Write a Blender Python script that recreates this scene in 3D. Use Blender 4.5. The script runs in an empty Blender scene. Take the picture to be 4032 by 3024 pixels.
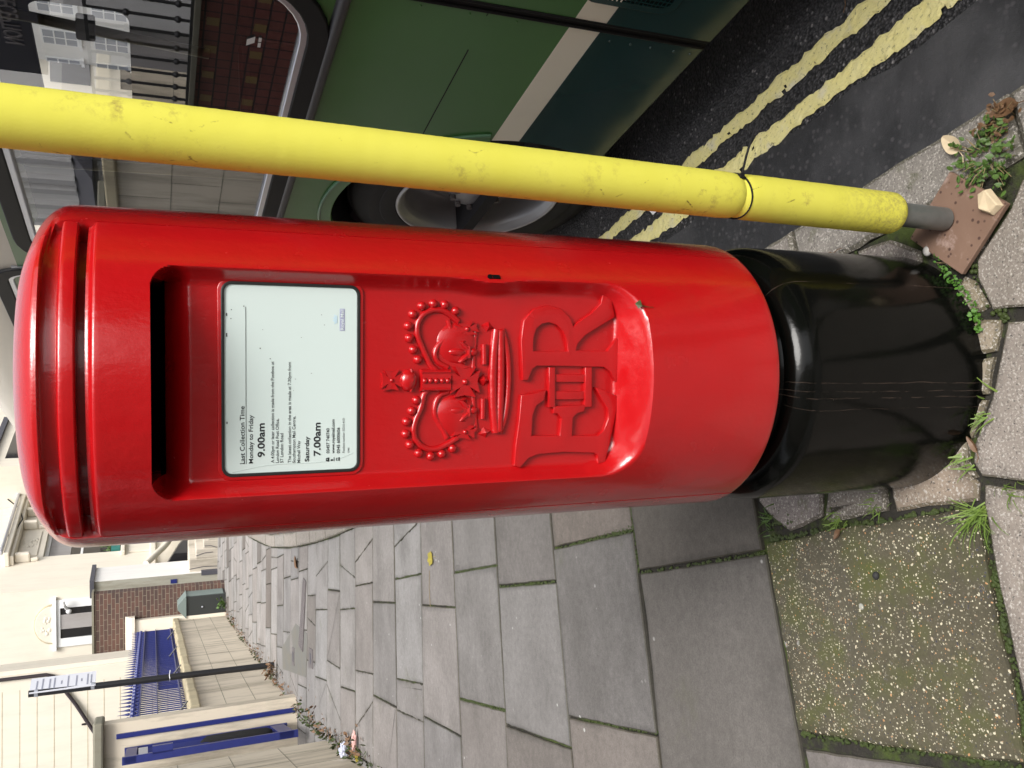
import bpy, bmesh, math, random
from mathutils import Vector, Matrix
random.seed(7)
SC = bpy.context.scene
COL = SC.collection
R_ = math.radians
# ---------------------------------------------------------------- camera
cam_d = bpy.data.cameras.new('camera'); cam = bpy.data.objects.new('camera', cam_d); COL.objects.link(cam)
PITCH, ROLL, YAW = R_(22.74), R_(0.52), 0.0118
cp, sp = math.cos(PITCH), math.sin(PITCH)
fwd, rgt, dwn = Vector((0, cp, -sp)), Vector((1, 0, 0)), Vector((0, -sp, -cp))
r2 = rgt*math.cos(ROLL) + dwn*math.sin(ROLL); d2 = dwn*math.cos(ROLL) - rgt*math.sin(ROLL)
Zr = Matrix.Rotation(YAW, 3, 'Z'); r2, d2, fwd = Zr @ r2, Zr @ d2, Zr @ fwd
M = Matrix((d2, r2, -fwd)).transposed().to_4x4()       # the photo is a portrait frame lying on its side
M.translation = Vector((0, -1.392, 1.4386)); cam.matrix_world = M
cam_d.sensor_fit = 'HORIZONTAL'; cam_d.sensor_width = 36; cam_d.lens = 3386/4032*36
cam_d.clip_start = 0.05; cam_d.clip_end = 2000
SC.camera = cam
SC.render.resolution_x, SC.render.resolution_y = 1024, 768
# ---------------------------------------------------------------- light
world = bpy.data.worlds.new('World'); SC.world = world; world.use_nodes = True
wn = world.node_tree.nodes; wl = world.node_tree.links; wn.clear()
sky = wn.new('ShaderNodeTexSky'); sky.sky_type = 'NISHITA'; sky.sun_disc = False
SUN_EL, SUN_AZ = R_(55), R_(149)                        # azimuth clockwise from +Y
sky.sun_elevation = SUN_EL; sky.sun_rotation = SUN_AZ; sky.air_density = 1.0; sky.dust_density = 4.0; sky.ozone_density = 1.0
hs = wn.new('ShaderNodeHueSaturation'); hs.inputs['Saturation'].default_value = 0.28
bg = wn.new('ShaderNodeBackground'); bg.inputs['Strength'].default_value = 0.112
wo = wn.new('ShaderNodeOutputWorld')
wl.new(sky.outputs[0], hs.inputs['Color']); wl.new(hs.outputs[0], bg.inputs['Color']); wl.new(bg.outputs[0], wo.inputs['Surface'])
sd = bpy.data.lights.new('sun', 'SUN'); sd.energy = 1.5; sd.angle = R_(26); sd.color = (1, .97, .93)
sun = bpy.data.objects.new('sun', sd); COL.objects.link(sun)
sv = Vector((math.sin(SUN_AZ)*math.cos(SUN_EL), math.cos(SUN_AZ)*math.cos(SUN_EL), math.sin(SUN_EL)))
sun.rotation_euler = (-sv).to_track_quat('-Z', 'Y').to_euler()
SC.view_settings.view_transform = 'Standard'; SC.view_settings.look = 'None'
SC.view_settings.exposure = 1.12; SC.view_settings.gamma = 1
# ---------------------------------------------------------------- street frame: s along the kerb, t across towards the road
AZ = R_(-15.46)
AL = Vector((math.sin(AZ), math.cos(AZ), 0)); AC = Vector((math.cos(AZ), -math.sin(AZ), 0))
ROTS = math.atan2(AL.y, AL.x)
def W(s, t, z=0): return AL*s + AC*t + Vector((0, 0, z))
ROAD_Z = -0.115
# ---------------------------------------------------------------- materials
def nodes(name):
    m = bpy.data.materials.new(name); m.use_nodes = True
    n = m.node_tree.nodes; l = m.node_tree.links
    return m, n, l, n['Principled BSDF']
def mix(n, l, a, b, fac, mode='MIX'):
    x = n.new('ShaderNodeMix'); x.data_type = 'RGBA'; x.blend_type = mode
    for sock, v in ((x.inputs[6], a), (x.inputs[7], b), (x.inputs[0], fac)):
        if hasattr(v, 'links'): l.new(v, sock)
        elif isinstance(v, (int, float)): sock.default_value = v
        else: sock.default_value = (*v, 1)
    return x.outputs[2]
def noise(n, l, scale, detail=4, rough=.55, coord='Object', sc=(1, 1, 1), w=None):
    tc = n.new('ShaderNodeTexCoord'); mp = n.new('ShaderNodeMapping'); mp.inputs['Scale'].default_value = sc
    l.new(tc.outputs[coord], mp.inputs[0])
    t = n.new('ShaderNodeTexNoise'); t.inputs['Scale'].default_value = scale; t.inputs['Detail'].default_value = detail
    t.inputs['Roughness'].default_value = rough; l.new(mp.outputs[0], t.inputs['Vector'])
    return t.outputs['Fac']
def voro(n, l, scale, coord='Object', sc=(1, 1, 1), out='Distance', feat='F1'):
    tc = n.new('ShaderNodeTexCoord'); mp = n.new('ShaderNodeMapping'); mp.inputs['Scale'].default_value = sc
    l.new(tc.outputs[coord], mp.inputs[0])
    t = n.new('ShaderNodeTexVoronoi'); t.inputs['Scale'].default_value = scale; t.feature = feat
    l.new(mp.outputs[0], t.inputs['Vector']); return t.outputs[out]
def ramp(n, l, f, a, b, inv=False):
    r = n.new('ShaderNodeMapRange'); l.new(f, r.inputs[0]); r.inputs[1].default_value = a; r.inputs[2].default_value = b
    if inv: r.inputs[3].default_value, r.inputs[4].default_value = 1, 0
    return r.outputs[0]
def bump(n, l, p, h, strength, dist=.002):
    b = n.new('ShaderNodeBump'); b.inputs['Strength'].default_value = strength; b.inputs['Distance'].default_value = dist
    l.new(h, b.inputs['Height'])
    if p.inputs['Normal'].is_linked: l.new(p.inputs['Normal'].links[0].from_socket, b.inputs['Normal'])
    l.new(b.outputs[0], p.inputs['Normal'])
def plain(name, col, rough=.5, metal=0, var=.0, vs=8, bs=0, bscale=80, spec=None, coat=0):
    m, n, l, p = nodes(name)
    if var: l.new(mix(n, l, tuple(c*(1-var) for c in col), tuple(min(1, c*(1+var)) for c in col), noise(n, l, vs, 5)), p.inputs['Base Color'])
    else: p.inputs['Base Color'].default_value = (*col, 1)
    p.inputs['Roughness'].default_value = rough; p.inputs['Metallic'].default_value = metal
    if spec is not None: p.inputs['Specular IOR Level'].default_value = spec
    if coat: p.inputs['Coat Weight'].default_value = coat; p.inputs['Coat Roughness'].default_value = .06
    if bs: bump(n, l, p, noise(n, l, bscale, 4), bs)
    return m
MT = {}
def red_paint():
    m, n, l, p = nodes('red_gloss_paint')
    c = mix(n, l, (.385, .0040, .0062), (.45, .0060, .0080), noise(n, l, 6, 3))
    spk = ramp(n, l, voro(n, l, 55), .035, .02)
    thin = n.new('ShaderNodeMath'); thin.operation = 'MULTIPLY'; l.new(spk, thin.inputs[0]); l.new(ramp(n, l, noise(n, l, 9, 2), .60, .66), thin.inputs[1])
    l.new(mix(n, l, c, (.6, .18, .15), thin.outputs[0]), p.inputs['Base Color'])
    l.new(ramp(n, l, noise(n, l, 22, 3), .2, 1.2), p.inputs['Roughness'])
    rr = n.new('ShaderNodeMapRange'); l.new(noise(n, l, 22, 3), rr.inputs[0]); rr.inputs[3].default_value = .15; rr.inputs[4].default_value = .33
    l.new(rr.outputs[0], p.inputs['Roughness'])
    p.inputs['Specular IOR Level'].default_value = .5; p.inputs['Coat Weight'].default_value = .35; p.inputs['Coat Roughness'].default_value = .12
    bump(n, l, p, noise(n, l, 95, 3, coord='Object', sc=(1, 1, .45)), .42, .0014)
    bump(n, l, p, noise(n, l, 300, 3), .22, .0008)
    bump(n, l, p, noise(n, l, 14, 3), .32, .006)
    return m
MT['red'] = red_paint()
MT['slot'] = plain('slot_darkness', (.004, .003, .003), .9, spec=.1)
def black_paint():
    m, n, l, p = nodes('black_gloss_paint')
    tc = n.new('ShaderNodeTexCoord'); sx = n.new('ShaderNodeSeparateXYZ'); l.new(tc.outputs['Object'], sx.inputs[0])
    at = n.new('ShaderNodeMath'); at.operation = 'ARCTAN2'; l.new(sx.outputs[0], at.inputs[0])
    ng = n.new('ShaderNodeMath'); ng.operation = 'MULTIPLY'; ng.inputs[1].default_value = -1; l.new(sx.outputs[1], ng.inputs[0]); l.new(ng.outputs[0], at.inputs[1])
    wob = n.new('ShaderNodeMath'); wob.operation = 'MULTIPLY_ADD'; wob.inputs[1].default_value = .05; l.new(noise(n, l, 14, 4, sc=(1, 1, .6)), wob.inputs[0]); l.new(at.outputs[0], wob.inputs[2])
    tot = None
    for a, wd in ((44.5, .006), (-1.6, .006), (-5.2, .006), (-8.0, .007), (-12.8, .0045)):
        d = n.new('ShaderNodeMath'); d.operation = 'SUBTRACT'; l.new(wob.outputs[0], d.inputs[0]); d.inputs[1].default_value = R_(a)+.025
        ab = n.new('ShaderNodeMath'); ab.operation = 'ABSOLUTE'; l.new(d.outputs[0], ab.inputs[0])
        f = ramp(n, l, ab.outputs[0], wd*.30, wd*.85, True)
        if tot is None: tot = f
        else:
            mx = n.new('ShaderNodeMath'); mx.operation = 'MAXIMUM'; l.new(tot, mx.inputs[0]); l.new(f, mx.inputs[1]); tot = mx.outputs[0]
    br = n.new('ShaderNodeMath'); br.operation = 'MULTIPLY'; l.new(tot, br.inputs[0]); l.new(ramp(n, l, noise(n, l, 55, 5, .7, sc=(1, 1, .35)), .42, .60), br.inputs[1])
    c0 = mix(n, l, (.0016, .0018, .0016), (.0036, .0039, .0032), noise(n, l, 5, 5))
    c1 = mix(n, l, c0, (.038, .027, .021), br.outputs[0])
    spk = ramp(n, l, voro(n, l, 70), .03, .018)
    th = n.new('ShaderNodeMath'); th.operation = 'MULTIPLY'; l.new(spk, th.inputs[0]); l.new(ramp(n, l, noise(n, l, 12, 2), .58, .64), th.inputs[1])
    l.new(mix(n, l, c1, (.4, .36, .3), th.outputs[0]), p.inputs['Base Color'])
    rr = n.new('ShaderNodeMapRange'); l.new(noise(n, l, 9, 4), rr.inputs[0]); rr.inputs[3].default_value = .10; rr.inputs[4].default_value = .19
    l.new(rr.outputs[0], p.inputs['Roughness'])
    bump(n, l, p, noise(n, l, 70, 4), .25, .0012); bump(n, l, p, noise(n, l, 16, 3), .03, .004); p.inputs['Specular IOR Level'].default_value = .20
    return m
MT['black'] = black_paint()
def foam():
    m, n, l, p = nodes('yellow_foam')
    c = mix(n, l, (.68, .635, .075), (.74, .70, .115), noise(n, l, 14, 5))
    d = n.new('ShaderNodeMath'); d.operation = 'MULTIPLY'
    l.new(ramp(n, l, noise(n, l, 34, 8, .78), .53, .70), d.inputs[0]); l.new(ramp(n, l, noise(n, l, 6, 4), .50, .62), d.inputs[1])
    c = mix(n, l, c, (.36, .28, .07), d.outputs[0])
    d2_ = n.new('ShaderNodeMath'); d2_.operation = 'MULTIPLY'
    l.new(ramp(n, l, voro(n, l, 15, feat='DISTANCE_TO_EDGE', sc=(1, 1, .7)), .020, .004), d2_.inputs[0]); l.new(ramp(n, l, noise(n, l, 26, 6, .7), .58, .66), d2_.inputs[1])
    c = mix(n, l, c, (.16, .11, .03), d2_.outputs[0])
    tc = n.new('ShaderNodeTexCoord'); sx = n.new('ShaderNodeSeparateXYZ'); l.new(tc.outputs['Object'], sx.inputs[0])
    lowd = n.new('ShaderNodeMath'); lowd.operation = 'MULTIPLY'; l.new(ramp(n, l, sx.outputs[2], .33, .17), lowd.inputs[0]); l.new(ramp(n, l, noise(n, l, 120, 7, .75), .44, .70), lowd.inputs[1])
    c = mix(n, l, c, (.36, .30, .09), lowd.outputs[0])
    l.new(c, p.inputs['Base Color']); p.inputs['Roughness'].default_value = .85; p.inputs['Specular IOR Level'].default_value = .2
    p.inputs['Subsurface Weight'].default_value = .0
    bump(n, l, p, noise(n, l, 260, 3), .22, .0010); bump(n, l, p, noise(n, l, 22, 4), .14, .004)
    return m
MT['foam'] = foam()
MT['galv'] = plain('galvanised_steel', (.22, .235, .23), .45, .6, .25, 30, .15, 120)
def flag_mat(name, agg=0):
    m, n, l, p = nodes(name)
    at = n.new('ShaderNodeVertexColor'); at.layer_name = 'tone'
    fine = noise(n, l, 210, 4, .7); med = noise(n, l, 38, 6, .65); big = noise(n, l, 3.2, 5, .6)
    c = mix(n, l, at.outputs[0], (.5, .5, .5), 0.0)
    g = mix(n, l, (.48, .48, .48), (1.50, 1.50, 1.50), fine)
    c = mix(n, l, c, g, 1.0, 'MULTIPLY')
    g2 = mix(n, l, (.58, .58, .575), (1.40, 1.40, 1.40), med)
    c = mix(n, l, c, g2, .9, 'MULTIPLY')
    g3 = mix(n, l, (.62, .61, .59), (1.30, 1.29, 1.28), big)
    c = mix(n, l, c, g3, 1.0, 'MULTIPLY')
    st_ = ramp(n, l, noise(n, l, 1.7, 8, .68, sc=(1, 1.5, 1)), .50, .70); sm_ = n.new('ShaderNodeMath'); sm_.operation = 'MULTIPLY'; sm_.inputs[1].default_value = .42; l.new(st_, sm_.inputs[0]); c = mix(n, l, c, (.062, .058, .052), sm_.outputs[0])
    # pale lichen / gum dots
    dots = n.new('ShaderNodeMath'); dots.operation = 'MULTIPLY'
    l.new(ramp(n, l, voro(n, l, 15), .12, .08), dots.inputs[0]); l.new(ramp(n, l, noise(n, l, 5, 2), .57, .62), dots.inputs[1])
    c = mix(n, l, c, (.42, .42, .40), dots.outputs[0])
    dk = n.new('ShaderNodeMath'); dk.operation = 'MULTIPLY'
    l.new(ramp(n, l, voro(n, l, 28, sc=(1, 1.4, 1)), .085, .05), dk.inputs[0]); l.new(ramp(n, l, noise(n, l, 8, 2), .60, .66), dk.inputs[1])
    c = mix(n, l, c, (.05, .045, .04), dk.outputs[0])
    if agg:
        tot = None; stone = None
        for sc_, lo, hi in ((80, .27, 5), (130, .36, 9), (190, .38, 12)):
            tc = n.new('ShaderNodeTexCoord'); wv = n.new('ShaderNodeTexNoise'); wv.inputs['Scale'].default_value = sc_*.8; l.new(tc.outputs['Object'], wv.inputs['Vector'])
            ad = n.new('ShaderNodeMixRGB'); ad.blend_type = 'ADD'; ad.inputs[0].default_value = .9/sc_; l.new(tc.outputs['Object'], ad.inputs[1]); l.new(wv.outputs['Color'], ad.inputs[2])
            t = n.new('ShaderNodeTexVoronoi'); t.inputs['Scale'].default_value = sc_; l.new(ad.outputs[0], t.inputs['Vector'])
            sp_ = n.new('ShaderNodeSeparateColor'); l.new(t.outputs['Color'], sp_.inputs[0])
            s1 = mix(n, l, (.62, .57, .42), (.42, .22, .10), ramp(n, l, sp_.outputs[1], .80, .84)); s1 = mix(n, l, s1, (.045, .045, .055), ramp(n, l, sp_.outputs[2], .82, .84))
            s1 = mix(n, l, s1, (.24, .22, .16), ramp(n, l, sp_.outputs[1], .30, .12))
            rad = n.new('ShaderNodeMath'); rad.operation = 'MULTIPLY'; rad.inputs[1].default_value = lo; l.new(sp_.outputs[0], rad.inputs[0])
            sub = n.new('ShaderNodeMath'); sub.operation = 'SUBTRACT'; l.new(rad.outputs[0], sub.inputs[0]); l.new(t.outputs['Distance'], sub.inputs[1])
            k1 = n.new('ShaderNodeMath'); k1.operation = 'MULTIPLY'; l.new(ramp(n, l, sub.outputs[0], -.03, .06), k1.inputs[0]); l.new(ramp(n, l, noise(n, l, hi, 3), .30, .5), k1.inputs[1])
            if tot is None: tot, stone = k1.outputs[0], s1
            else:
                stone = mix(n, l, s1, stone, tot); mx = n.new('ShaderNodeMath'); mx.operation = 'MAXIMUM'; l.new(tot, mx.inputs[0]); l.new(k1.outputs[0], mx.inputs[1]); tot = mx.outputs[0]
        moss = n.new('ShaderNodeMath'); moss.operation = 'MULTIPLY'; l.new(ramp(n, l, noise(n, l, 5.5, 6, .65), .48, .66), moss.inputs[0]); moss.inputs[1].default_value = .9
        c = mix(n, l, c, (.075, .085, .022), moss.outputs[0])
        c = mix(n, l, c, stone, tot)
    else:
        moss = n.new('ShaderNodeMath'); moss.operation = 'MULTIPLY'; l.new(ramp(n, l, noise(n, l, 2.3, 7, .7), .60, .78), moss.inputs[0]); moss.inputs[1].default_value = .45
        c = mix(n, l, c, (.085, .09, .04), moss.outputs[0])
    l.new(c, p.inputs['Base Color']); p.inputs['Roughness'].default_value = .8; p.inputs['Specular IOR Level'].default_value = .35
    bump(n, l, p, fine, .45, .0012); bump(n, l, p, med, .35, .003)
    return m
MT['flag'] = flag_mat('york_stone_flag'); MT['agg'] = flag_mat('exposed_aggregate', 1)
def granite():
    m, n, l, p = nodes('granite')
    at = n.new('ShaderNodeVertexColor'); at.layer_name = 'tone'
    c = mix(n, l, at.outputs[0], (.46, .43, .39), ramp(n, l, noise(n, l, 210, 3, .6), .53, .66))
    c = mix(n, l, c, (.065, .06, .055), ramp(n, l, noise(n, l, 170, 4, .65), .43, .32))
    c = mix(n, l, c, mix(n, l, (.60, .59, .57), (1.3, 1.3, 1.3), noise(n, l, 16, 6, .65)), 1.0, 'MULTIPLY')
    c = mix(n, l, c, (.075, .08, .03), ramp(n, l, noise(n, l, 7, 6, .7), .60, .76))
    l.new(c, p.inputs['Base Color']); p.inputs['Roughness'].default_value = .75
    bump(n, l, p, noise(n, l, 150, 4), .5, .002); bump(n, l, p, noise(n, l, 22, 4), .5, .006)
    return m
MT['granite'] = granite()
def soil():
    m, n, l, p = nodes('joint_soil')
    c = mix(n, l, (.008, .008, .007), (.035, .030, .022), noise(n, l, 60, 5))
    c = mix(n, l, c, (.045, .065, .010), ramp(n, l, noise(n, l, 4.5, 6, .7), .50, .60))
    l.new(c, p.inputs['Base Color']); p.inputs['Roughness'].default_value = .95
    bump(n, l, p, noise(n, l, 120, 5), .8, .006)
    return m
MT['soil'] = soil()
def asphalt():
    m, n, l, p = nodes('asphalt')
    v = voro(n, l, 120, out='Color'); vd = voro(n, l, 120); sp_ = n.new('ShaderNodeSeparateColor'); l.new(v, sp_.inputs[0])
    c = mix(n, l, (.016, .016, .018), (.055, .053, .056), sp_.outputs[0])
    c = mix(n, l, c, (.20, .19, .19), ramp(n, l, sp_.outputs[1], .955, .97))
    c = mix(n, l, c, (.008, .008, .009), ramp(n, l, vd, .45, .75))
    l.new(c, p.inputs['Base Color']); p.inputs['Roughness'].default_value = .62
    bump(n, l, p, vd, .9, .007)
    return m
MT['asphalt'] = asphalt()
def gutter():
    m, n, l, p = nodes('gutter_asphalt')
    c = mix(n, l, (.017, .017, .018), (.045, .045, .048), noise(n, l, 18, 7, .65))
    c = mix(n, l, c, (.12, .118, .122), ramp(n, l, noise(n, l, 2.2, 4, .55, sc=(1, 1, 1)), .48, .80))  # pale stain patches, with the damp sheen put into the colour too
    v = voro(n, l, 85, out='Color'); vd = voro(n, l, 85); sp_ = n.new('ShaderNodeSeparateColor'); l.new(v, sp_.inputs[0])
    k = n.new('ShaderNodeMath'); k.operation = 'MULTIPLY'; l.new(ramp(n, l, sp_.outputs[0], .80, .84), k.inputs[0]); l.new(ramp(n, l, vd, .62, .30), k.inputs[1])
    c = mix(n, l, c, (.07, .067, .07), k.outputs[0])
    l.new(c, p.inputs['Base Color']); p.inputs['Roughness'].default_value = .42
    bump(n, l, p, noise(n, l, 70, 6, .7), .6, .004)
    return m
MT['gutter'] = gutter()
def yline():
    m, n, l, p = nodes('worn_yellow_paint')
    c = mix(n, l, (.80, .71, .25), (.76, .70, .38), noise(n, l, 30, 5))
    c = mix(n, l, c, (.66, .62, .50), ramp(n, l, noise(n, l, 9, 4), .55, .7))
    c = mix(n, l, c, (.14, .12, .06), ramp(n, l, noise(n, l, 85, 7, .75, sc=(1, 1, 1)), .57, .66))
    l.new(c, p.inputs['Base Color']); p.inputs['Roughness'].default_value = .7
    bump(n, l, p, noise(n, l, 60, 5, .65), .9, .005)
    return m
MT['yline'] = yline()
def stucco(name, col, lines=None, dirt=.25):
    m, n, l, p = nodes(name)
    c = mix(n, l, tuple(x*.93 for x in col), tuple(min(1, x*1.05) for x in col), noise(n, l, 1.3, 5))
    st = n.new('ShaderNodeMath'); st.operation = 'MULTIPLY'; l.new(ramp(n, l, noise(n, l, 2.6, 7, .72, sc=(1.8, 1.8, .30)), .46, .72), st.inputs[0]); st.inputs[1].default_value = dirt
    c = mix(n, l, c, (.18, .155, .11), st.outputs[0])
    l.new(c, p.inputs['Base Color']); p.inputs['Roughness'].default_value = .75
    bump(n, l, p, noise(n, l, 60, 4), .15, .002)
    return m
CREAM = (.70, .60, .44)
MT['cream'] = stucco('cream_stucco', (.74, .68, .57), dirt=.12); MT['cream_wall'] = stucco('stained_cream_render', (.63, .555, .44), dirt=.8)
MT['white_wall'] = stucco('white_render', (.80, .78, .74), dirt=.1)
MT['grey_wall'] = stucco('grey_render', (.34, .32, .31), dirt=.3)
MT['grime'] = stucco('mossy_stone', (.22, .21, .16), dirt=.9)
MT['dull'] = stucco('dull_brown_render', (.15, .115, .095), dirt=.3)
MT['coping'] = stucco('coping_stone', (.50, .43, .28), dirt=.6)
def brick(name, a, b, mortar, sc, bw=.215, bh=.075):
    m, n, l, p = nodes(name)
    tc = n.new('ShaderNodeTexCoord'); t = n.new('ShaderNodeTexBrick'); mp = n.new('ShaderNodeMapping')
    mp.inputs['Rotation'].default_value = sc; l.new(tc.outputs['Object'], mp.inputs[0]); l.new(mp.outputs[0], t.inputs['Vector'])
    t.inputs['Scale'].default_value = 1; t.offset = 0 if bw == bh else .5; t.inputs['Brick Width'].default_value = bw; t.inputs['Row Height'].default_value = bh; t.inputs['Mortar Size'].default_value = .006
    t.inputs['Color1'].default_value = (*a, 1); t.inputs['Color2'].default_value = (*b, 1); t.inputs['Mortar'].default_value = (*mortar, 1)
    c = mix(n, l, t.outputs[0], mix(n, l, (.7, .7, .7), (1.25, 1.2, 1.15), noise(n, l, 9, 5)), 1., 'MULTIPLY')
    l.new(c, p.inputs['Base Color']); p.inputs['Roughness'].default_value = .85
    b_ = n.new('ShaderNodeBump'); b_.inputs['Strength'].default_value = .4; b_.inputs['Distance'].default_value = .004; b_.invert = True
    l.new(t.outputs['Fac'], b_.inputs['Height']); l.new(b_.outputs[0], p.inputs['Normal'])
    return m
MT['brick'] = brick('old_red_brick', (.125, .065, .05), (.075, .048, .042), (.21, .18, .14), (R_(90), 0, 0))
MT['tiles'] = brick('quarry_tiles', (.17, .05, .04), (.13, .045, .035), (.02, .018, .018), (R_(90), 0, 0), .10, .10)
def bus_paint(name, col, rough=.28):
    m, n, l, p = nodes(name)
    l.new(mix(n, l, tuple(x*.9 for x in col), tuple(x*1.1 for x in col), noise(n, l, 2, 4)), p.inputs['Base Color'])
    p.inputs['Roughness'].default_value = rough; p.inputs['Coat Weight'].default_value = .12; p.inputs['Coat Roughness'].default_value = .1
    bump(n, l, p, noise(n, l, 3.5, 2), .12, .02); bump(n, l, p, noise(n, l, 400, 2), .04, .0005)
    return m
MT['green'] = bus_paint('bus_green', (.058, .185, .044)); MT['dkgreen'] = bus_paint('bus_dark_green', (.010, .046, .045), .18)
MT['ltgreen'] = bus_paint('arch_lip_green', (.09, .20, .11)); MT['stripe'] = bus_paint('stripe_cream', (.92, .87, .72), .4); MT['buscream'] = bus_paint('roof_cream', (.66, .61, .52), .35)
MT['rubber'] = plain('black_rubber', (.010, .010, .011), .55, 0, .2, 20, .1, 90, spec=.25)
MT['tyre'] = plain('tyre_rubber', (.022, .022, .023), .75, 0, .4, 14, .3, 60)
MT['rail'] = plain('grey_rub_rail', (.045, .045, .05), .42)
MT['alu'] = plain('bright_aluminium', (.62, .64, .70), .3, .85)
MT['wheel'] = plain('silver_wheel', (.36, .36, .37), .34, .35, .25, 9, .12, 60)
MT['dark_in'] = plain('dark_interior', (.010, .009, .012), .8)
MT['seat'] = plain('bus_seat_moquette', (.035, .02, .03), .9, 0, .4, 40)
def glass():
    m, n, l, p = nodes('window_glass')
    n.remove(p); out = n['Material Output']
    tr = n.new('ShaderNodeBsdfTransparent'); tr.inputs[0].default_value = (.97, .98, .97, 1)
    gl = n.new('ShaderNodeBsdfGlossy'); gl.inputs['Roughness'].default_value = .004; gl.inputs[0].default_value = (.95, .96, 1, 1)
    fr = n.new('ShaderNodeFresnel'); fr.inputs[0].default_value = 1.5
    r = n.new('ShaderNodeMapRange'); l.new(fr.outputs[0], r.inputs[0]); r.inputs[1].default_value = 0; r.inputs[2].default_value = 1; r.inputs[3].default_value = .20; r.inputs[4].default_value = 1
    mx = n.new('ShaderNodeMixShader'); l.new(r.outputs[0], mx.inputs[0]); l.new(tr.outputs[0], mx.inputs[1]); l.new(gl.outputs[0], mx.inputs[2])
    l.new(mx.outputs[0], out.inputs['Surface']); return m
MT['glass'] = glass()
MT['pane'] = plain('dark_window_pane', (.012, .012, .015), .05, spec=.8)
MT['white'] = plain('white_paint', (.78, .78, .77), .45); MT['signwhite'] = plain('sign_white', (.62, .63, .68), .4)
MT['blue'] = plain('blue_gloss_paint', (.020, .028, .15), .35, 0, .25, 12); MT['blackpaint'] = plain('black_post_paint', (.012, .012, .014), .4)
MT['plate'] = plain('pale_notice_card', (.62, .72, .69), .22, 0, .04, 3, coat=.3); MT['gasket'] = plain('grimy_gasket', (.012, .014, .013), .5, 0, .5, 60, .3, 120)
MT['ink'] = plain('black_ink', (.02, .022, .024), .4); MT['greyink'] = plain('grey_ink', (.10, .11, .11), .4); MT['violet'] = plain('faded_violet_print', (.36, .38, .52), .3); MT['palecrest'] = plain('faded_blue_print', (.50, .66, .74), .3)
MT['plateink'] = plain('pale_print', (.70, .78, .78), .3); MT['crease'] = plain('paper_crease', (.40, .47, .45), .4)
def rusty():
    m, n, l, p = nodes('rusty_brown_board')
    c = mix(n, l, (.16, .092, .062), (.24, .15, .105), noise(n, l, 16, 6))
    c = mix(n, l, c, (.36, .26, .22), ramp(n, l, noise(n, l, 22, 6, .7), .56, .7))
    c = mix(n, l, c, (.07, .035, .025), ramp(n, l, voro(n, l, 55), .22, .12))
    l.new(c, p.inputs['Base Color']); p.inputs['Roughness'].default_value = .75; bump(n, l, p, noise(n, l, 90, 5), .4, .002)
    return m
MT['board'] = rusty()
def leafm(name, a, b):
    m, n, l, p = nodes(name); l.new(mix(n, l, a, b, noise(n, l, 25, 4)), p.inputs['Base Color']); p.inputs['Roughness'].default_value = .55; return m
MT['weed'] = leafm('weed_green', (.035, .09, .012), (.10, .17, .03)); MT['bright'] = leafm('bright_green', (.045, .14, .014), (.09, .20, .025)); MT['grass'] = leafm('grass_blade', (.06, .14, .018), (.20, .26, .05))
MT['moss'] = leafm('moss_green', (.018, .032, .006), (.055, .075, .014)); MT['deadleaf'] = leafm('dead_leaf', (.075, .035, .018), (.22, .125, .06)); MT['yleaf'] = leafm('yellow_leaf', (.45, .33, .04), (.22, .22, .03))
MT['stem'] = plain('dry_stem', (.24, .18, .09), .8); MT['chip'] = plain('pale_wood_chip', (.62, .50, .33), .8, 0, .2, 30); MT['pebble'] = plain('pale_pebble', (.5, .48, .45), .7, 0, .2, 40)
MT['cab'] = plain('cabinet_green', (.030, .034, .034), .5); MT['cabtop'] = plain('cabinet_top_green', (.19, .235, .22), .5); MT['slate'] = plain('slate_grey', (.075, .075, .09), .6)
MT['iron'] = plain('cast_iron', (.14, .125, .125), .6, .2, .3, 30); MT['pipe'] = plain('brown_downpipe', (.035, .026, .03), .5)
MT['pink'] = plain('pink_wrapper', (.60, .36, .33), .4); MT['wrap'] = plain('pale_blue_wrapper', (.52, .54, .66), .35); MT['rag'] = plain('black_cloth', (.006, .006, .006), .9, 0, .3, 30, .5, 40)
MT['navy'] = plain('navy_fascia', (.010, .010, .02), .5); MT['planter'] = plain('teal_planter', (.03, .17, .15), .5)
MT['pole_in'] = plain('brass_stanchion', (.16, .13, .06), .4, .5)
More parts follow.
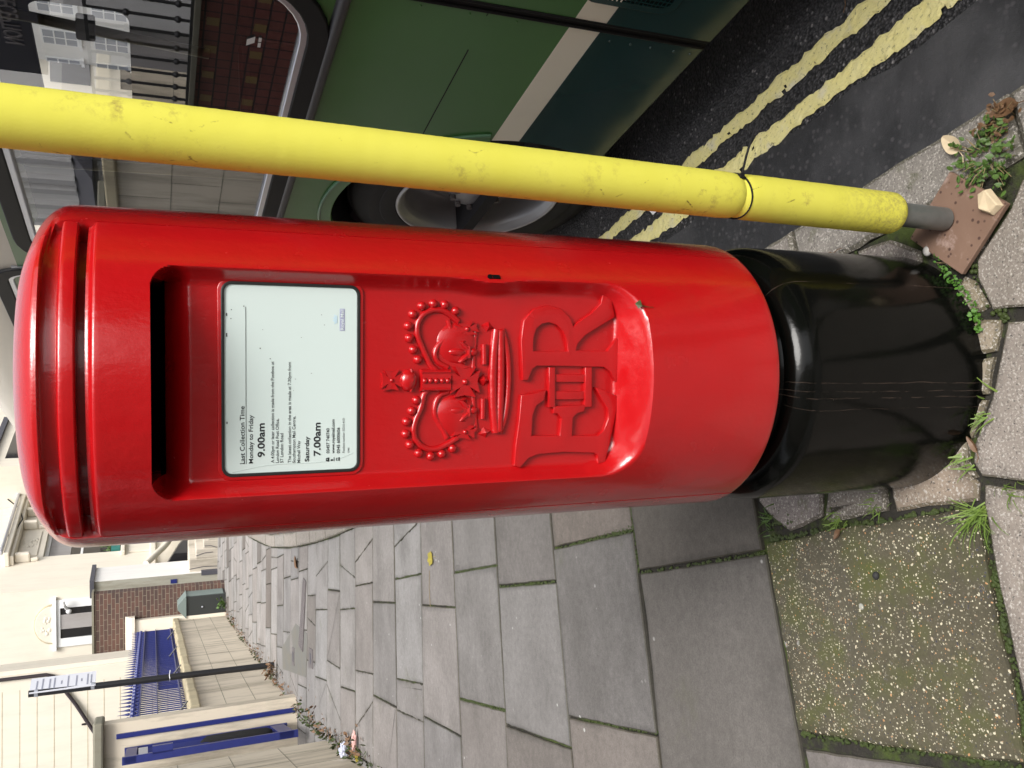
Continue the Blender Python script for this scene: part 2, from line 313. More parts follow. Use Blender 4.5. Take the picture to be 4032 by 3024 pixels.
# ---------------------------------------------------------------- mesh helpers
def link(name, me, mats, parent=None, smooth=False):
    for m in (mats if isinstance(mats, (list, tuple)) else [mats]): me.materials.append(MT[m] if isinstance(m, str) else m)
    if smooth:
        for p in me.polygons: p.use_smooth = True
    o = bpy.data.objects.new(name, me); COL.objects.link(o)
    if parent: o.parent = parent
    return o
class MB:
    def __init__(s): s.v = []; s.f = []; s.mi = []; s.tone = []; s.cur = 0; s.curt = (1, 1, 1)
    def add(s, vs, fs):
        b = len(s.v); s.v += [tuple(v) for v in vs]
        for f in fs: s.f.append([i+b for i in f]); s.mi.append(s.cur); s.tone.append(s.curt)
        return s
    def box(s, a, b):
        x0, y0, z0 = a; x1, y1, z1 = b
        return s.add([(x0,y0,z0),(x1,y0,z0),(x1,y1,z0),(x0,y1,z0),(x0,y0,z1),(x1,y0,z1),(x1,y1,z1),(x0,y1,z1)],
                     [(0,3,2,1),(4,5,6,7),(0,1,5,4),(1,2,6,5),(2,3,7,6),(3,0,4,7)])
    def prism(s, poly, z0, z1):                 # poly in xy, ccw
        n = len(poly)
        return s.add([(x,y,z0) for x,y in poly]+[(x,y,z1) for x,y in poly],
                     [tuple(range(n-1,-1,-1)), tuple(range(n,2*n))]+[(i,(i+1)%n,n+(i+1)%n,n+i) for i in range(n)])
    def tube(s, pts, r, k=8, cap=True):
        pts = [Vector(p) for p in pts]; n = len(pts); rs = r if isinstance(r, (list, tuple)) else [r]*n
        vs = []; up = None
        for i, p in enumerate(pts):
            d = (pts[min(i+1,n-1)]-pts[max(i-1,0)]).normalized()
            if up is None: up = Vector((0,0,1)) if abs(d.z) < .9 else Vector((1,0,0))
            a = d.cross(up).normalized(); b = a.cross(d).normalized(); up = b
            for j in range(k):
                t = 2*math.pi*j/k; vs.append(p+(a*math.cos(t)+b*math.sin(t))*rs[i])
        fs = [(i*k+j, i*k+(j+1)%k, (i+1)*k+(j+1)%k, (i+1)*k+j) for i in range(n-1) for j in range(k)]
        if cap: fs += [tuple(range(k-1,-1,-1)), tuple((n-1)*k+j for j in range(k))]
        return s.add(vs, fs)
    def lathe(s, prof, k=48, c=(0,0,0), axis='z', closed=False):
        vs = []
        for r, z in prof:
            for j in range(k):
                t = 2*math.pi*j/k; a, b = r*math.cos(t), r*math.sin(t)
                v = (a, b, z) if axis == 'z' else ((a, z, b) if axis == 'y' else (z, a, b))
                vs.append((v[0]+c[0], v[1]+c[1], v[2]+c[2]))
        n = len(prof); fs = [(i*k+j, i*k+(j+1)%k, (i+1)*k+(j+1)%k, (i+1)*k+j) for i in range(n-1) for j in range(k)]
        return s.add(vs, fs)
    def ball(s, c, r, k=10, m=6, sq=(1,1,1)):
        vs = [(c[0]+r*sq[0]*math.sin(math.pi*i/m)*math.cos(2*math.pi*j/k), c[1]+r*sq[1]*math.sin(math.pi*i/m)*math.sin(2*math.pi*j/k), c[2]+r*sq[2]*math.cos(math.pi*i/m)) for i in range(m+1) for j in range(k)]
        return s.add(vs, [(i*k+j, (i+1)*k+j, (i+1)*k+(j+1)%k, i*k+(j+1)%k) for i in range(m) for j in range(k)])
    def mesh(s, name):
        me = bpy.data.meshes.new(name); me.from_pydata(s.v, [], s.f); me.update()
        for p, m in zip(me.polygons, s.mi): p.material_index = m
        if any(t != (1,1,1) for t in s.tone):
            a = me.color_attributes.new('tone', 'FLOAT_COLOR', 'CORNER')
            for p, t in zip(me.polygons, s.tone):
                for k_, li in enumerate(p.loop_indices): a.data[li].color = (*(t[k_] if isinstance(t, list) else t), 1)
        return me
    def build(s, name, mats, parent=None, smooth=False, bevel=0):
        o = link(name, s.mesh(name), mats, parent, smooth)
        if bevel:
            b = o.modifiers.new('bevel', 'BEVEL'); b.width = bevel; b.segments = 2; b.limit_method = 'ANGLE'; b.angle_limit = R_(40)
        return o
def smooth_by_angle(o, deg=35):
    me = o.data; bm = bmesh.new(); bm.from_mesh(me); bmesh.ops.remove_doubles(bm, verts=bm.verts, dist=1e-6)
    bmesh.ops.recalc_face_normals(bm, faces=bm.faces)
    for f in bm.faces: f.smooth = True
    for e in bm.edges:
        if len(e.link_faces) == 2 and e.calc_face_angle(0) > R_(deg): e.smooth = False
    bm.to_mesh(me); bm.free(); return o
def thing(name, label, cat, loc=(0,0,0), rotz=0, group=None):
    o = bpy.data.objects.new(name, None); COL.objects.link(o); o.empty_display_size = .1
    o.location = loc; o.rotation_euler = (0, 0, rotz); return tag(o, label, cat, group)
def tag(o, label, cat, group=None):
    o['label'] = label; o['category'] = cat
    if group: o['group'] = group
    return o
def struct(o): o['kind'] = 'structure'; return o
def stuff(o, label, cat): o['kind'] = 'stuff'; o['label'] = label; o['category'] = cat; return o
def curve_mesh(polys, ext, bev=0, res=1):
    cu = bpy.data.curves.new('outline', 'CURVE'); cu.dimensions = '2D'; cu.fill_mode = 'BOTH'; cu.extrude = ext; cu.bevel_depth = bev; cu.bevel_resolution = res
    for poly in polys:
        sp_ = cu.splines.new('POLY'); sp_.points.add(len(poly)-1); sp_.use_cyclic_u = True
        for q, (x, y) in zip(sp_.points, poly): q.co = (x, y, 0, 1)
    o = bpy.data.objects.new('outline', cu); COL.objects.link(o)
    dg = bpy.context.evaluated_depsgraph_get(); me = bpy.data.meshes.new_from_object(o.evaluated_get(dg)); 
    bpy.data.objects.remove(o); bpy.data.curves.remove(cu); return me
def text_mesh(body, width, ext=0.0001, bold=0, height=None, align='LEFT'):
    cu = bpy.data.curves.new('lettering', 'FONT'); cu.body = body; cu.size = 1; cu.extrude = 0.004; cu.offset = bold; cu.resolution_u = 3
    o = bpy.data.objects.new('lettering', cu); COL.objects.link(o)
    dg = bpy.context.evaluated_depsgraph_get(); me = bpy.data.meshes.new_from_object(o.evaluated_get(dg))
    bpy.data.objects.remove(o); bpy.data.curves.remove(cu)
    xs = [v.co.x for v in me.vertices]; x0, x1 = min(xs), max(xs); k = width/(x1-x0)
    kz = height/.73 if height else k
    for v in me.vertices: v.co = ((v.co.x-x0)*k, v.co.y*kz, v.co.z*ext/.004)
    return me
def facing(me, y):          # a mesh drawn in XY stands up in XZ, its front towards -Y at depth y
    me.transform(Matrix(((1,0,0,0),(0,0,-1,y),(0,1,0,0),(0,0,0,1)))); return me
def join_meshes(name, ms):
    bm = bmesh.new()
    for m in ms: bm.from_mesh(m)
    me = bpy.data.meshes.new(name); bm.to_mesh(me); bm.free(); return me
def rrect(x0, y0, x1, y1, r, k=6):
    out = []
    for cx, cy, a in ((x1-r, y0+r, -90), (x1-r, y1-r, 0), (x0+r, y1-r, 90), (x0+r, y0+r, 180)):
        out += [(cx+r*math.cos(R_(a+90*i/k)), cy+r*math.sin(R_(a+90*i/k))) for i in range(k+1)]
    return out
# ================================================================ SETTING: ground
def rect_st(s0, t0, s1, t1, z):
    return [tuple(W(s0,t0,z)), tuple(W(s1,t0,z)), tuple(W(s1,t1,z)), tuple(W(s0,t1,z))]
b = MB().add(rect_st(-400, -400, 400, 400, ROAD_Z), [(0,3,2,1)]); struct(b.build('road', 'asphalt'))
def wob(v, a=.012): return v + random.uniform(-a, a)
def kerb_back(s):            # pavement side of the kerb line, which bends towards the road further up
    P = [(-9, .268), (4.2, .262), (5.1, .246), (5.8, .251), (7.0, .29), (8.6, .38), (10.6, .558), (13.4, .97), (17, 1.75), (30, 5.2)]
    for (a, x), (c, y) in zip(P, P[1:]):
        if s <= c: return x+(y-x)*(s-a)/(c-a)
    return P[-1][1]
# gutter band between kerb and lines
vs, fs = [], []
for i in range(160):
    s = -6+i*.12; vs += [tuple(W(s, kerb_back(s)+.14, ROAD_Z+.004)), tuple(W(s, kerb_back(s)+.435+.02*math.sin(s*5)+random.uniform(-.012, .012), ROAD_Z+.004))]
    if i: fs.append((2*i-2, 2*i, 2*i+1, 2*i-1))
struct(MB().add(vs, fs).build('gutter', 'gutter'))
def yellow(t0, w, name, seed):
    random.seed(seed); vs, fs = [], []; N = 700; e0 = e1 = 0; cols = 6
    for i in range(N):
        s = -2.5+i*.0125
        e0 = e0*.72+random.uniform(-.006, .006); e1 = e1*.72+random.uniform(-.006, .006)
        dx = kerb_back(s)-.262 if s > 5 else 0
        for j in range(cols+1):
            f = j/cols; t = t0-w/2+e0+(w+e1-e0)*f + dx
            z = ROAD_Z+.004+ (.0045 if 0 < j < cols else .0005)+random.uniform(-.0012, .0012)
            vs.append(tuple(W(s+random.uniform(-.003,.003), t, z)))
            if i and j:
                if random.random() > (.035 if j in (1, cols) else .006): a = i*(cols+1)+j; fs.append((a-cols-2, a-cols-1, a, a-1)[::-1])
    return struct(MB().add(vs, fs).build(name, 'yline'))
yellow(.745, .057, 'yellow_line', 3); yellow(.857, .047, 'yellow_line', 4)
random.seed(11)
# ---- pavement: joint bed, then every flag a slab of its own inside one sheet
bed = [tuple(W(s, kerb_back(s)+.02)) for s in (-6,-3,0,2,4.2,5.1,5.8,7,8.6,10.6,13.4,17,30)]
bedp = [(p[0], p[1], -.011) for p in bed]+[(-16, 32, -.011), (-16, -9, -.011)]
struct(MB().add(bedp, [tuple(range(len(bedp)))]).build('pavement_bed', 'soil'))
def clip(poly, nx, ny, k):    # keep nx*x+ny*y<=k
    out = []
    for i, p in enumerate(poly):
        q = poly[(i+1) % len(poly)]; a = nx*p[0]+ny*p[1]-k; c = nx*q[0]+ny*q[1]-k
        if a <= 0: out.append(p)
        if a*c < 0: f = a/(a-c); out.append((p[0]+(q[0]-p[0])*f, p[1]+(q[1]-p[1])*f))
    return out
def area(p): return sum(p[i][0]*p[(i+1)%len(p)][1]-p[(i+1)%len(p)][0]*p[i][1] for i in range(len(p)))/2
def inset(poly, d):
    n = len(poly); out = []
    for i in range(n):
        a, p, c = Vector(poly[i-1]), Vector(poly[i]), Vector(poly[(i+1)%n])
        e1, e2 = (p-a).normalized(), (c-p).normalized(); n1, n2 = Vector((-e1.y, e1.x)), Vector((-e2.y, e2.x))
        m = (n1+n2); k = max(.35, 1+n1.dot(n2)); out.append(tuple(p+m*(d/k)))
    return out
def slab(mb, poly, gap=.004, top=0., tone=(.2,.19,.18), depth=.03, edge=.004, rough=.0015, tilt=.0015):
    if len(poly) < 3 or abs(area(poly)) < .002: return
    if area(poly) < 0: poly = poly[::-1]
    # subdivide edges and roughen them
    pts = []
    for i, p in enumerate(poly):
        q = poly[(i+1) % len(poly)]; L = math.dist(p, q); k = max(1, int(L/.035)) if rough else 1
        for j in range(k):
            f = j/k; r = rough if j else 0
            pts.append((p[0]+(q[0]-p[0])*f+random.uniform(-r, r), p[1]+(q[1]-p[1])*f+random.uniform(-r, r)))
    o = inset(pts, gap); i2 = inset(pts, gap+edge)
    wd = random.uniform(.012, .03); i3 = inset(pts, gap+edge+wd) if min(abs(area(poly))**.5, 9) > .12 else None
    n = len(o); gx, gy = random.uniform(-tilt, tilt)*3, random.uniform(-tilt, tilt)*3
    cx, cy = sum(p[0] for p in poly)/len(poly), sum(p[1] for p in poly)/len(poly)
    zz = lambda p: top+(p[0]-cx)*gx+(p[1]-cy)*gy
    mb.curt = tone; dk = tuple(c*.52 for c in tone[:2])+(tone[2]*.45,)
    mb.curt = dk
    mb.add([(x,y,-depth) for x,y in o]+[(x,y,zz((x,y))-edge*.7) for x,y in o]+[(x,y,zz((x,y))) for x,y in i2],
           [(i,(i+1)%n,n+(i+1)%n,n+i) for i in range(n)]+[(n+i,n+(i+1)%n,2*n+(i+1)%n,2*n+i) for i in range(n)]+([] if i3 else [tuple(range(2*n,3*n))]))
    if not i3:
        mb.tone[-1] = tone; return
    cv = []; w_ = random.uniform(.55, .95); ph = random.uniform(0, 6.3)
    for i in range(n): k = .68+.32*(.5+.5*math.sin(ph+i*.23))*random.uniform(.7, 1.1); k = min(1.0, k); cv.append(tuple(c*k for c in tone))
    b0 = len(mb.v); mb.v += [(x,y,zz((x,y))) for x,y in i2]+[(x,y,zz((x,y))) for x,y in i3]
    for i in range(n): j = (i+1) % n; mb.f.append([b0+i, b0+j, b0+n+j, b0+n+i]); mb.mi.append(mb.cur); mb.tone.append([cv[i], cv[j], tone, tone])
    mb.f.append([b0+n+i for i in range(n)]); mb.mi.append(mb.cur); mb.tone.append(tone)
def greytone(base=(.180,.171,.167), v=.026, warm=.0):
    k = random.uniform(-v, v); w = random.uniform(-.004, .008)+warm
    return (base[0]+k+w, base[1]+k, base[2]+k-w*.6)
pv = MB()
# course lines y = a + b x and the joints in each course (x at mid depth)
lines = [(1.15,.235),(1.775,.21),(2.353,.143),(2.95,.117),(3.455,.033),(4.06,.034),(4.585,-.02),(5.165,-.018),(5.745,-.017),(6.17,-.085),(6.75,-.09)]
mids = [-.595,-.88,-.946,-1.27,-1.237,-1.543,-1.55,-1.88,-1.86,-2.175,-2.17]
y = 7.2
while y < 23: lines.append((y, -.1)); mids.append(mids[-2]-.29+random.uniform(-.05,.05)); y += .56+random.uniform(-.03,.04)
lines = lines
def xwall(y): 
    return -2.87-(y-4.84)*.27 if y < 6.6 else (-3.345-(y-6.556)*.21 if y < 8.2 else -3.695-(y-8.216)*.1495)
def kerbcut(poly):
    cy = sum(p[1] for p in poly)/len(poly); cx = sum(p[0] for p in poly)/len(poly)
    s = Vector((cx, cy, 0)).dot(AL); s0, s1 = s-.5, s+.5
    a, c = W(s0, kerb_back(s0)), W(s1, kerb_back(s1)); d = (c-a).normalized(); nx, ny = d.y, -d.x
    return clip(poly, nx, ny, nx*a.x+ny*a.y)
for i in range(len(lines)-1):
    (a0, b0), (a1, b1) = lines[i], lines[i+1]; ym = (a0+a1)/2-.2
    sp = ([.61,.60,.63,.64,.64,.667,.66,.65,.656,.665,.67][i] if i < 11 else .65); xs = []; x = mids[i]+sp*(6 if i > 8 else 3)
    while x > xwall(a1)-.9: xs.append(x+random.uniform(-.02,.02) if i > 10 else x); x -= sp if i < 11 else random.choice([.62,.65,.85,.5])
    half = (a1-a0)/2
    for xa, xb in zip(xs, xs[1:]):
        def pt(xm, top):
            xx = xm-(.078 if top else -.078)*(half/.29); a, b_ = (a1, b1) if top else (a0, b0); return (xx, a+b_*xx)
        poly = kerbcut([pt(xb,0), pt(xa,0), pt(xa,1), pt(xb,1)])
        if len(poly) < 3: continue
        base = (.176,.167,.162) if i < 3 else (.225,.216,.213)
        if i > 14: base = (.28,.268,.26)
        t = greytone(base, .028)
        if random.random() < .10: t = greytone((.155,.143,.134), .015)
        if i > 3 and random.random() < .22 and len(poly) == 4:      # a cracked flag: two or three pieces
            f, g = random.uniform(.3,.7), random.uniform(.3,.7)
            L = lambda p, q, f: (p[0]+(q[0]-p[0])*f, p[1]+(q[1]-p[1])*f)
            m0, m1 = L(poly[0], poly[1], f), L(poly[3], poly[2], g)
            slab(pv, [poly[0], m0, m1, poly[3]], .002, 0, t, rough=.004); slab(pv, [m0, poly[1], poly[2], m1], .002, 0, t, rough=.004)
        else: slab(pv, poly, random.uniform(.0035,.007) if i < 9 else random.uniform(.002,.005), random.uniform(-.002,.002), t)
# the flags and slabs close to the camera, each as it lies
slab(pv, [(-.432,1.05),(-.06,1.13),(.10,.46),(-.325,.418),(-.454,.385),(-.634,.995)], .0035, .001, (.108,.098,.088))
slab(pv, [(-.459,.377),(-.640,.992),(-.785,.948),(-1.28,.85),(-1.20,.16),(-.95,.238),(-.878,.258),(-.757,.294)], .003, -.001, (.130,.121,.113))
slab(pv, [(-1.28,.85),(-2.3,.62),(-2.3,-.1),(-1.20,.16)], .004, 0, greytone())
slab(pv, [(-.900,.243),(-.79,-.12),(-.722,-.338),(-.70,-.95),(-1.25,-.95),(-1.20,.15)], .006, 0, (.178,.163,.155))
for k in range(5):
    y0 = -.97-.6*k; xs = [.42-.07*0, -.25-.1*(k%2), -.92, -1.6, -2.3, -3.0]
    for xa, xb in zip(xs, xs[1:]): slab(pv, kerbcut([(xb,y0-.6),(xa,y0-.6),(xa,y0),(xb,y0)]), .005, 0, greytone())
struct(pv.build('pavement', 'flag'))
ag = MB(); slab(ag, [(-.430,.372),(-.345,.104),(-.258,-.208),(-.275,-.236),(-.397,-.265),(-.505,-.294),(-.612,-.321),(-.704,-.338),(-.772,-.117),(-.868,.255)], .004, .003, (.088,.079,.052), rough=.004)
struct(ag.build('aggregate_slab', 'agg'))
# granite setts packed round the foot of the pillar box
st = MB(); G1 = (.245,.205,.17)
for poly, tn in [([(-.332,.41),(-.371,.352),(-.391,.29),(-.337,.176),(-.20,.165),(-.20,.40)], (.21,.18,.17)), ([(-.20,.158),(-.272,.160),(-.338,.171),(-.347,.151),(-.296,-.018),(-.20,-.005)], (.19,.165,.14)),
        ([(-.19,-.02),(-.262,-.023),(-.296,-.036),(-.246,-.234),(-.208,-.236),(-.15,-.15)], (.27,.215,.165)), ([(-.10,-.20),(-.145,-.215),(-.172,-.214),(-.200,-.236),(-.206,-.225),(-.16,-.15)], (.235,.2,.155)),
        ([(.100,-.20),(.103,-.238),(.100,-.284),(.078,-.282),(.036,-.272),(.028,-.22)], (.27,.225,.165)), ([(.020,-.20),(.030,-.251),(.033,-.271),(-.044,-.257),(-.046,-.21)], (.265,.225,.17)), ([(-.05,-.21),(-.048,-.256),(-.132,-.220),(-.09,-.19)], (.26,.215,.16)),
        ([(.11,-.20),(.112,-.240),(.121,-.259),(.176,-.226),(.190,-.198),(.13,-.15)], (.24,.2,.14)), ([(.19,-.19),(.205,-.222),(.30,-.29),(.33,-.20),(.24,-.10)], (.19,.165,.13)),
        ([(.16,-.12),(.25,-.10),(.285,-.02),(.272,.075),(.15,.05)], (.225,.195,.18)), ([(.15,.06),(.27,.082),(.255,.20),(.24,.27),(.12,.2)], (.225,.2,.17)), ([(.10,.24),(.235,.28),(.20,.42),(.05,.45),(.0,.30)], (.21,.19,.17)), ([(-.02,.25),(.03,.46),(-.16,.44),(-.19,.30)], (.2,.19,.18)), ([(-.18,.30),(-.17,.44),(-.31,.415),(-.22,.25)], (.2,.185,.17))]:
    slab(st, poly, .0035, random.uniform(-.004,.003), tn, .03, .007, .004, .004)
slab(st, [(-.247,-.245),(-.206,-.246),(-.20,-.95),(-.69,-.95),(-.712,-.345),(-.605,-.330),(-.51,-.305),(-.37,-.27)], .005, .001, (.255,.22,.19))
slab(st, [(.096,-.290),(.062,-.283),(-.046,-.259),(-.134,-.222),(-.172,-.219),(-.200,-.240),(-.195,-.95),(.10,-.95)], .005, 0, (.255,.222,.195))
slab(st, [(.112,-.262),(.178,-.228),(.214,-.228),(.30,-.297),(.345,-.318),(.43,-.40),(.43,-.95),(.112,-.95)], .005, .001, (.23,.20,.172))
struct(st.build('granite_setts', 'granite'))
# kerb stones
kb = MB(); s = -6.0; cuts = []
while s < 22: cuts.append(s); s += random.uniform(.75, 1.0)
near = [-2.9,-2.0,-1.15,-.42,.176,1.02,1.9,2.8,3.6,4.45]; cuts = [c for c in cuts if c < -3.1 or c > 4.9]+near; cuts.sort()
for a, c in zip(cuts, cuts[1:]):
    n = max(2, int((c-a)/.12)); kw = .145 if a < 5 else .17
    inner = [W(a+(c-a)*i/n, kerb_back(a+(c-a)*i/n)+.008+(.01 if a < 1 else 0)) for i in range(n+1)]
    j = random.uniform(-.006,.006)
    outer = [W(a+(c-a)*i/n, kerb_back(a+(c-a)*i/n)+kw+j+random.uniform(-.004,.004)) for i in range(n+1)]
    poly = [(p.x,p.y) for p in inner]+[(p.x,p.y) for p in outer[::-1]]
    slab(kb, poly, .004, .004+random.uniform(-.003,.003), greytone((.235,.22,.20), .02, .006), .16, .010, .003, .001)
struct(kb.build('kerb', 'granite'))
# forecourt ground behind the walls and the verge far ahead
b = MB().add([(-60,-30,-.03),(-1.9,-30,-.03),(-2.2,2,-.03),(-3.0,5,-.03),(-3.9,8.2,-.03),(-5.5,18.5,-.03),(-5,60,-.03),(-60,60,-.03)], [tuple(range(8))]); struct(b.build('forecourt', 'asphalt'))
# ================================================================ PILLAR BOX
PB = thing('pillar_box', 'tall red cylindrical postbox with a raised crown and a black foot', 'postbox', (0,0,0), R_(-2.4))
RB = .245; SEAM = R_(58.8); YP = -.168
RX0, RX1, RZ0, RZ1 = -.1545, .1505, .7186, 1.4395
def sdist(x, z):
    cx, cz = (RX0+RX1)/2, (RZ0+RZ1)/2; hx, hz = (RX1-RX0)/2, (RZ1-RZ0)/2
    r = .058 if z < cz else .030
    qx, qz = abs(x-cx)-hx+r, abs(z-cz)-hz+r
    return r-(math.hypot(max(qx,0), max(qz,0))+min(max(qx,qz),0))
def bulge(x, z):             # the lock boss nicks the right edge of the recess
    return .006*math.exp(-((z-.965)/.035)**2)*(1 if x > .1 else 0)
def yrec(x, z, yc):
    d = sdist(x, z)-bulge(x, z)
    if d <= 0: return yc, 0
    yp = YP
    if z > 1.388: yp = YP+min(1, (z-1.388)/.0345)**2*.055
    slot = z > 1.4212 and abs(x-.002) < .132
    if slot: return .02, 1
    kb = max(0, min(1, (.80-z)/.06)); wb = .023+.011*kb
    f = 1-max(0, 1-d/wb)**2.1; u = min(1, d/wb); f = f*(1-kb)+(u*u*(3-2*u)*.75+f*.25)*kb
    if z > 1.4: f = max(f, 1-max(0, 1-min(d, RZ1-z+.0)/.002)**2) if RZ1-z < .05 and abs(x-.002) < .132 else f
    return yc+(max(yp, yc)-yc)*f, 0
# columns (angle) and rows (profile)
ths = []
for k in range(-86, 87): ths.append(math.asin(k*.0021/RB))
ths += [a for q in range(int(math.degrees(SEAM))-9) for a in [R_(48.5+q*1.0), -R_(48.5+q*1.0)] if 48.5+q < 57.6]
for sg in (-1, 1):
    for dd in (-.65,-.42,-.34,-.12,.12,.34,.42,.65): ths.append(sg*(SEAM+R_(dd)))
    ths += [sg*R_(q) for q in range(61, 180, 3)]
ths.append(R_(180)); ths = sorted(set(round(t, 6) for t in ths))
zr = [.4700, .4702, .4712, .4732, .4765, .4815, .49] + [.50+.01*i for i in range(21)]
z = .702
while z < 1.385: zr.append(z); z += .0024 if (z < .77 or z > 1.37) else .004
while z < 1.445: zr.append(z); z += .0008
zr += [1.45,1.46,1.47,1.48,1.49,1.4965]
PS = []; PF = []
def prof_side(z):
    if z < 1.522: return RB
    u = min(1, (z-1.522)/.0845); return RB*max(0, 1-u**2.7)**(1/2.7)
bot = {.4700:.205, .4702:.236, .4712:.2405, .4732:.2428, .4765:.2442, .4815:.2448}
for z in zr: r = bot.get(z, RB); PS.append((r, z)); PF.append((r, z))
capf = [(.245,1.5010),(.2446,1.5035),(.2425,1.5055),(.2395,1.5075),(.2375,1.5100),(.2365,1.5128),(.214,1.5132),(.214,1.5230),(.2385,1.5233),(.2422,1.5240),(.2438,1.5256),(.2440,1.5300),(.2440,1.5360),(.2436,1.5395),(.2424,1.5418),(.2400,1.5432),(.2340,1.5440),(.2318,1.5450),(.2312,1.5480),(.2308,1.5520),(.2304,1.5560),(.2302,1.5600),(.2310,1.5622),(.2405,1.5630),(.2434,1.5635),(.2440,1.5645),(.2434,1.5660)]
zs = [1.500+(1.5655-1.500)*i/len(capf) for i in range(len(capf))]
for (r, z), q in zip(capf, zs): PF.append((r, z)); PS.append((prof_side(q), q))
N = 26
for i in range(1, N+1):
    u = i/N; a = u*math.pi/2
    PF.append((.2432*math.cos(a)**.88, 1.566+.0420*math.sin(a)**1.1))
    z0 = zs[-1]; zz = z0+(1.6080-z0)*math.sin(a)**1.1; PS.append((prof_side(zz)*(1 if i < N else 0), zz))
vs = []; mi = []; nc, nr = len(ths), len(PF)
for j in range(nr):
    for t in ths:
        w = max(0, min(1, (SEAM+R_(.25)-abs(t))/R_(.5)))
        if PF[j][1] > 1.5595: w = min(1, max(0, (R_(66)-abs(t))/R_(30))); w = w*w*(3-2*w)
        r = PS[j][0]+(PF[j][0]-PS[j][0])*w; z = PS[j][1]+(PF[j][1]-PS[j][1])*w
        if abs(abs(t)-SEAM) < R_(.36) and .475 < z < 1.545: r -= .0050 if abs(abs(t)-SEAM) < R_(.2) else .003
        x, y = r*math.sin(t), -r*math.cos(t); sl = 0
        if abs(x) < .165 and y < 0 and .70 < z < 1.4396: y, sl = yrec(x, z, y)
        vs.append((x, y, z)); mi.append(sl)
fs = []; fm = []
for j in range(nr-1):
    for i in range(nc):
        k = (i+1) % nc; f = (j*nc+i, j*nc+k, (j+1)*nc+k, (j+1)*nc+i); fs.append(f); fm.append(1 if sum(mi[q] for q in f) >= 1 and all(vs[q][1] > -.14 or mi[q] for q in f) else 0)
me = bpy.data.meshes.new('body'); me.from_pydata(vs, [], fs); me.update()
for p, q in zip(me.polygons, fm): p.material_index = q
body = link('body', me, ['red', 'slot'], PB); smooth_by_angle(body, 38)
# black foot
prof = [(.10,.476),(.196,.476),(.1965,.462),(.1970,.446),(.1985,.436),(.2020,.4295)]+[(.2020+.043*math.sin(R_(a)), .3765+.053*math.cos(R_(a))) for a in range(8, 91, 7)]+[(.2452,.360)]+[(.2454+.0012*i/12, .345-.36*i/12) for i in range(13)]
o = MB().lathe(prof[::-1], 128).build('foot', 'black', PB); smooth_by_angle(o, 50)
# raised cypher letters
EO= [(-132.5, 921.7), (-100.4, 919.6), (-62.3, 914.4), (-25.5, 911.5), (-22.6, 892.0), (-18.8, 872.4), (-32.0, 874.8), (-40.2, 887.9), (-55.6, 894.2), (-89.2, 895.8), (-90.8, 844.6), (-61.7, 841.6), (-53.0, 849.2), (-52.9, 855.9), (-44.4, 856.1), (-42.4, 803.2), (-50.8, 803.6), (-53.7, 816.7), (-60.9, 824.3), (-91.4, 825.7), (-92.5, 777.4), (-83.4, 765.8), (-66.1, 758.2), (-48.7, 758.5), (-33.6, 770.1), (-15.7, 781.0), (-18.7, 770.4), (-30.3, 741.3), (-68.9, 749.1), (-106.1, 757.4), (-133.8, 764.8), (-134.8, 775.2), (-122.8, 776.2), (-117.6, 783.9), (-114.3, 837.5), (-116.1, 882.8), (-121.5, 899.8), (-135.3, 913.4)]
RO= [(-0.1, 909.3), (27.9, 910.9), (61.1, 912.9), (89.5, 909.2), (106.8, 893.9), (114.1, 870.4), (109.4, 846.5), (94.6, 830.6), (79.5, 825.0), (88.4, 816.5), (104.0, 792.1), (119.1, 775.2), (132.0, 772.7), (132.4, 758.8), (119.6, 756.2), (100.0, 751.6), (82.2, 783.4), (69.6, 805.2), (55.4, 818.1), (43.9, 821.1), (43.0, 763.1), (50.5, 756.3), (64.2, 746.6), (61.8, 742.1), (-4.1, 740.7), (-2.8, 748.1), (12.1, 755.5), (20.3, 768.3), (21.5, 831.6), (22.0, 887.4), (16.5, 895.7), (-0.1, 902.3)]
RI= [(42.3, 895.0), (64.8, 894.3), (79.2, 889.6), (87.2, 879.2), (89.8, 867.4), (86.3, 852.8), (75.1, 841.1), (59.5, 834.9), (42.6, 831.9)]
mm = lambda P: [(x/1000, z/1000) for x, z in P]
def relief(polys, h, bev=.0022):
    me = curve_mesh([mm(p) for p in polys], max(.0005, h/2-bev*.5), bev, 2); return facing(me, YP-h/2+.0022)
parts = [relief([EO], .0095, .0014), relief([RO, RI], .0095, .0014), relief([[(17,865),(17,857),(-43,856),(-43,864.5)]], .010, .0015), relief([[(17,801.5),(17,792),(-43.5,791),(-43.5,801)]], .010, .0015),
         relief([[(6.4,858),(6.1,800),(-4.2,800),(-3.8,858)]], .0075, .0012), relief([[(-20.2,858),(-20.9,800),(-31.9,800),(-31.1,858)]], .0075, .0012)]
o = link('royal_cypher', join_meshes('royal_cypher', parts), 'red', PB); smooth_by_angle(o, 45)
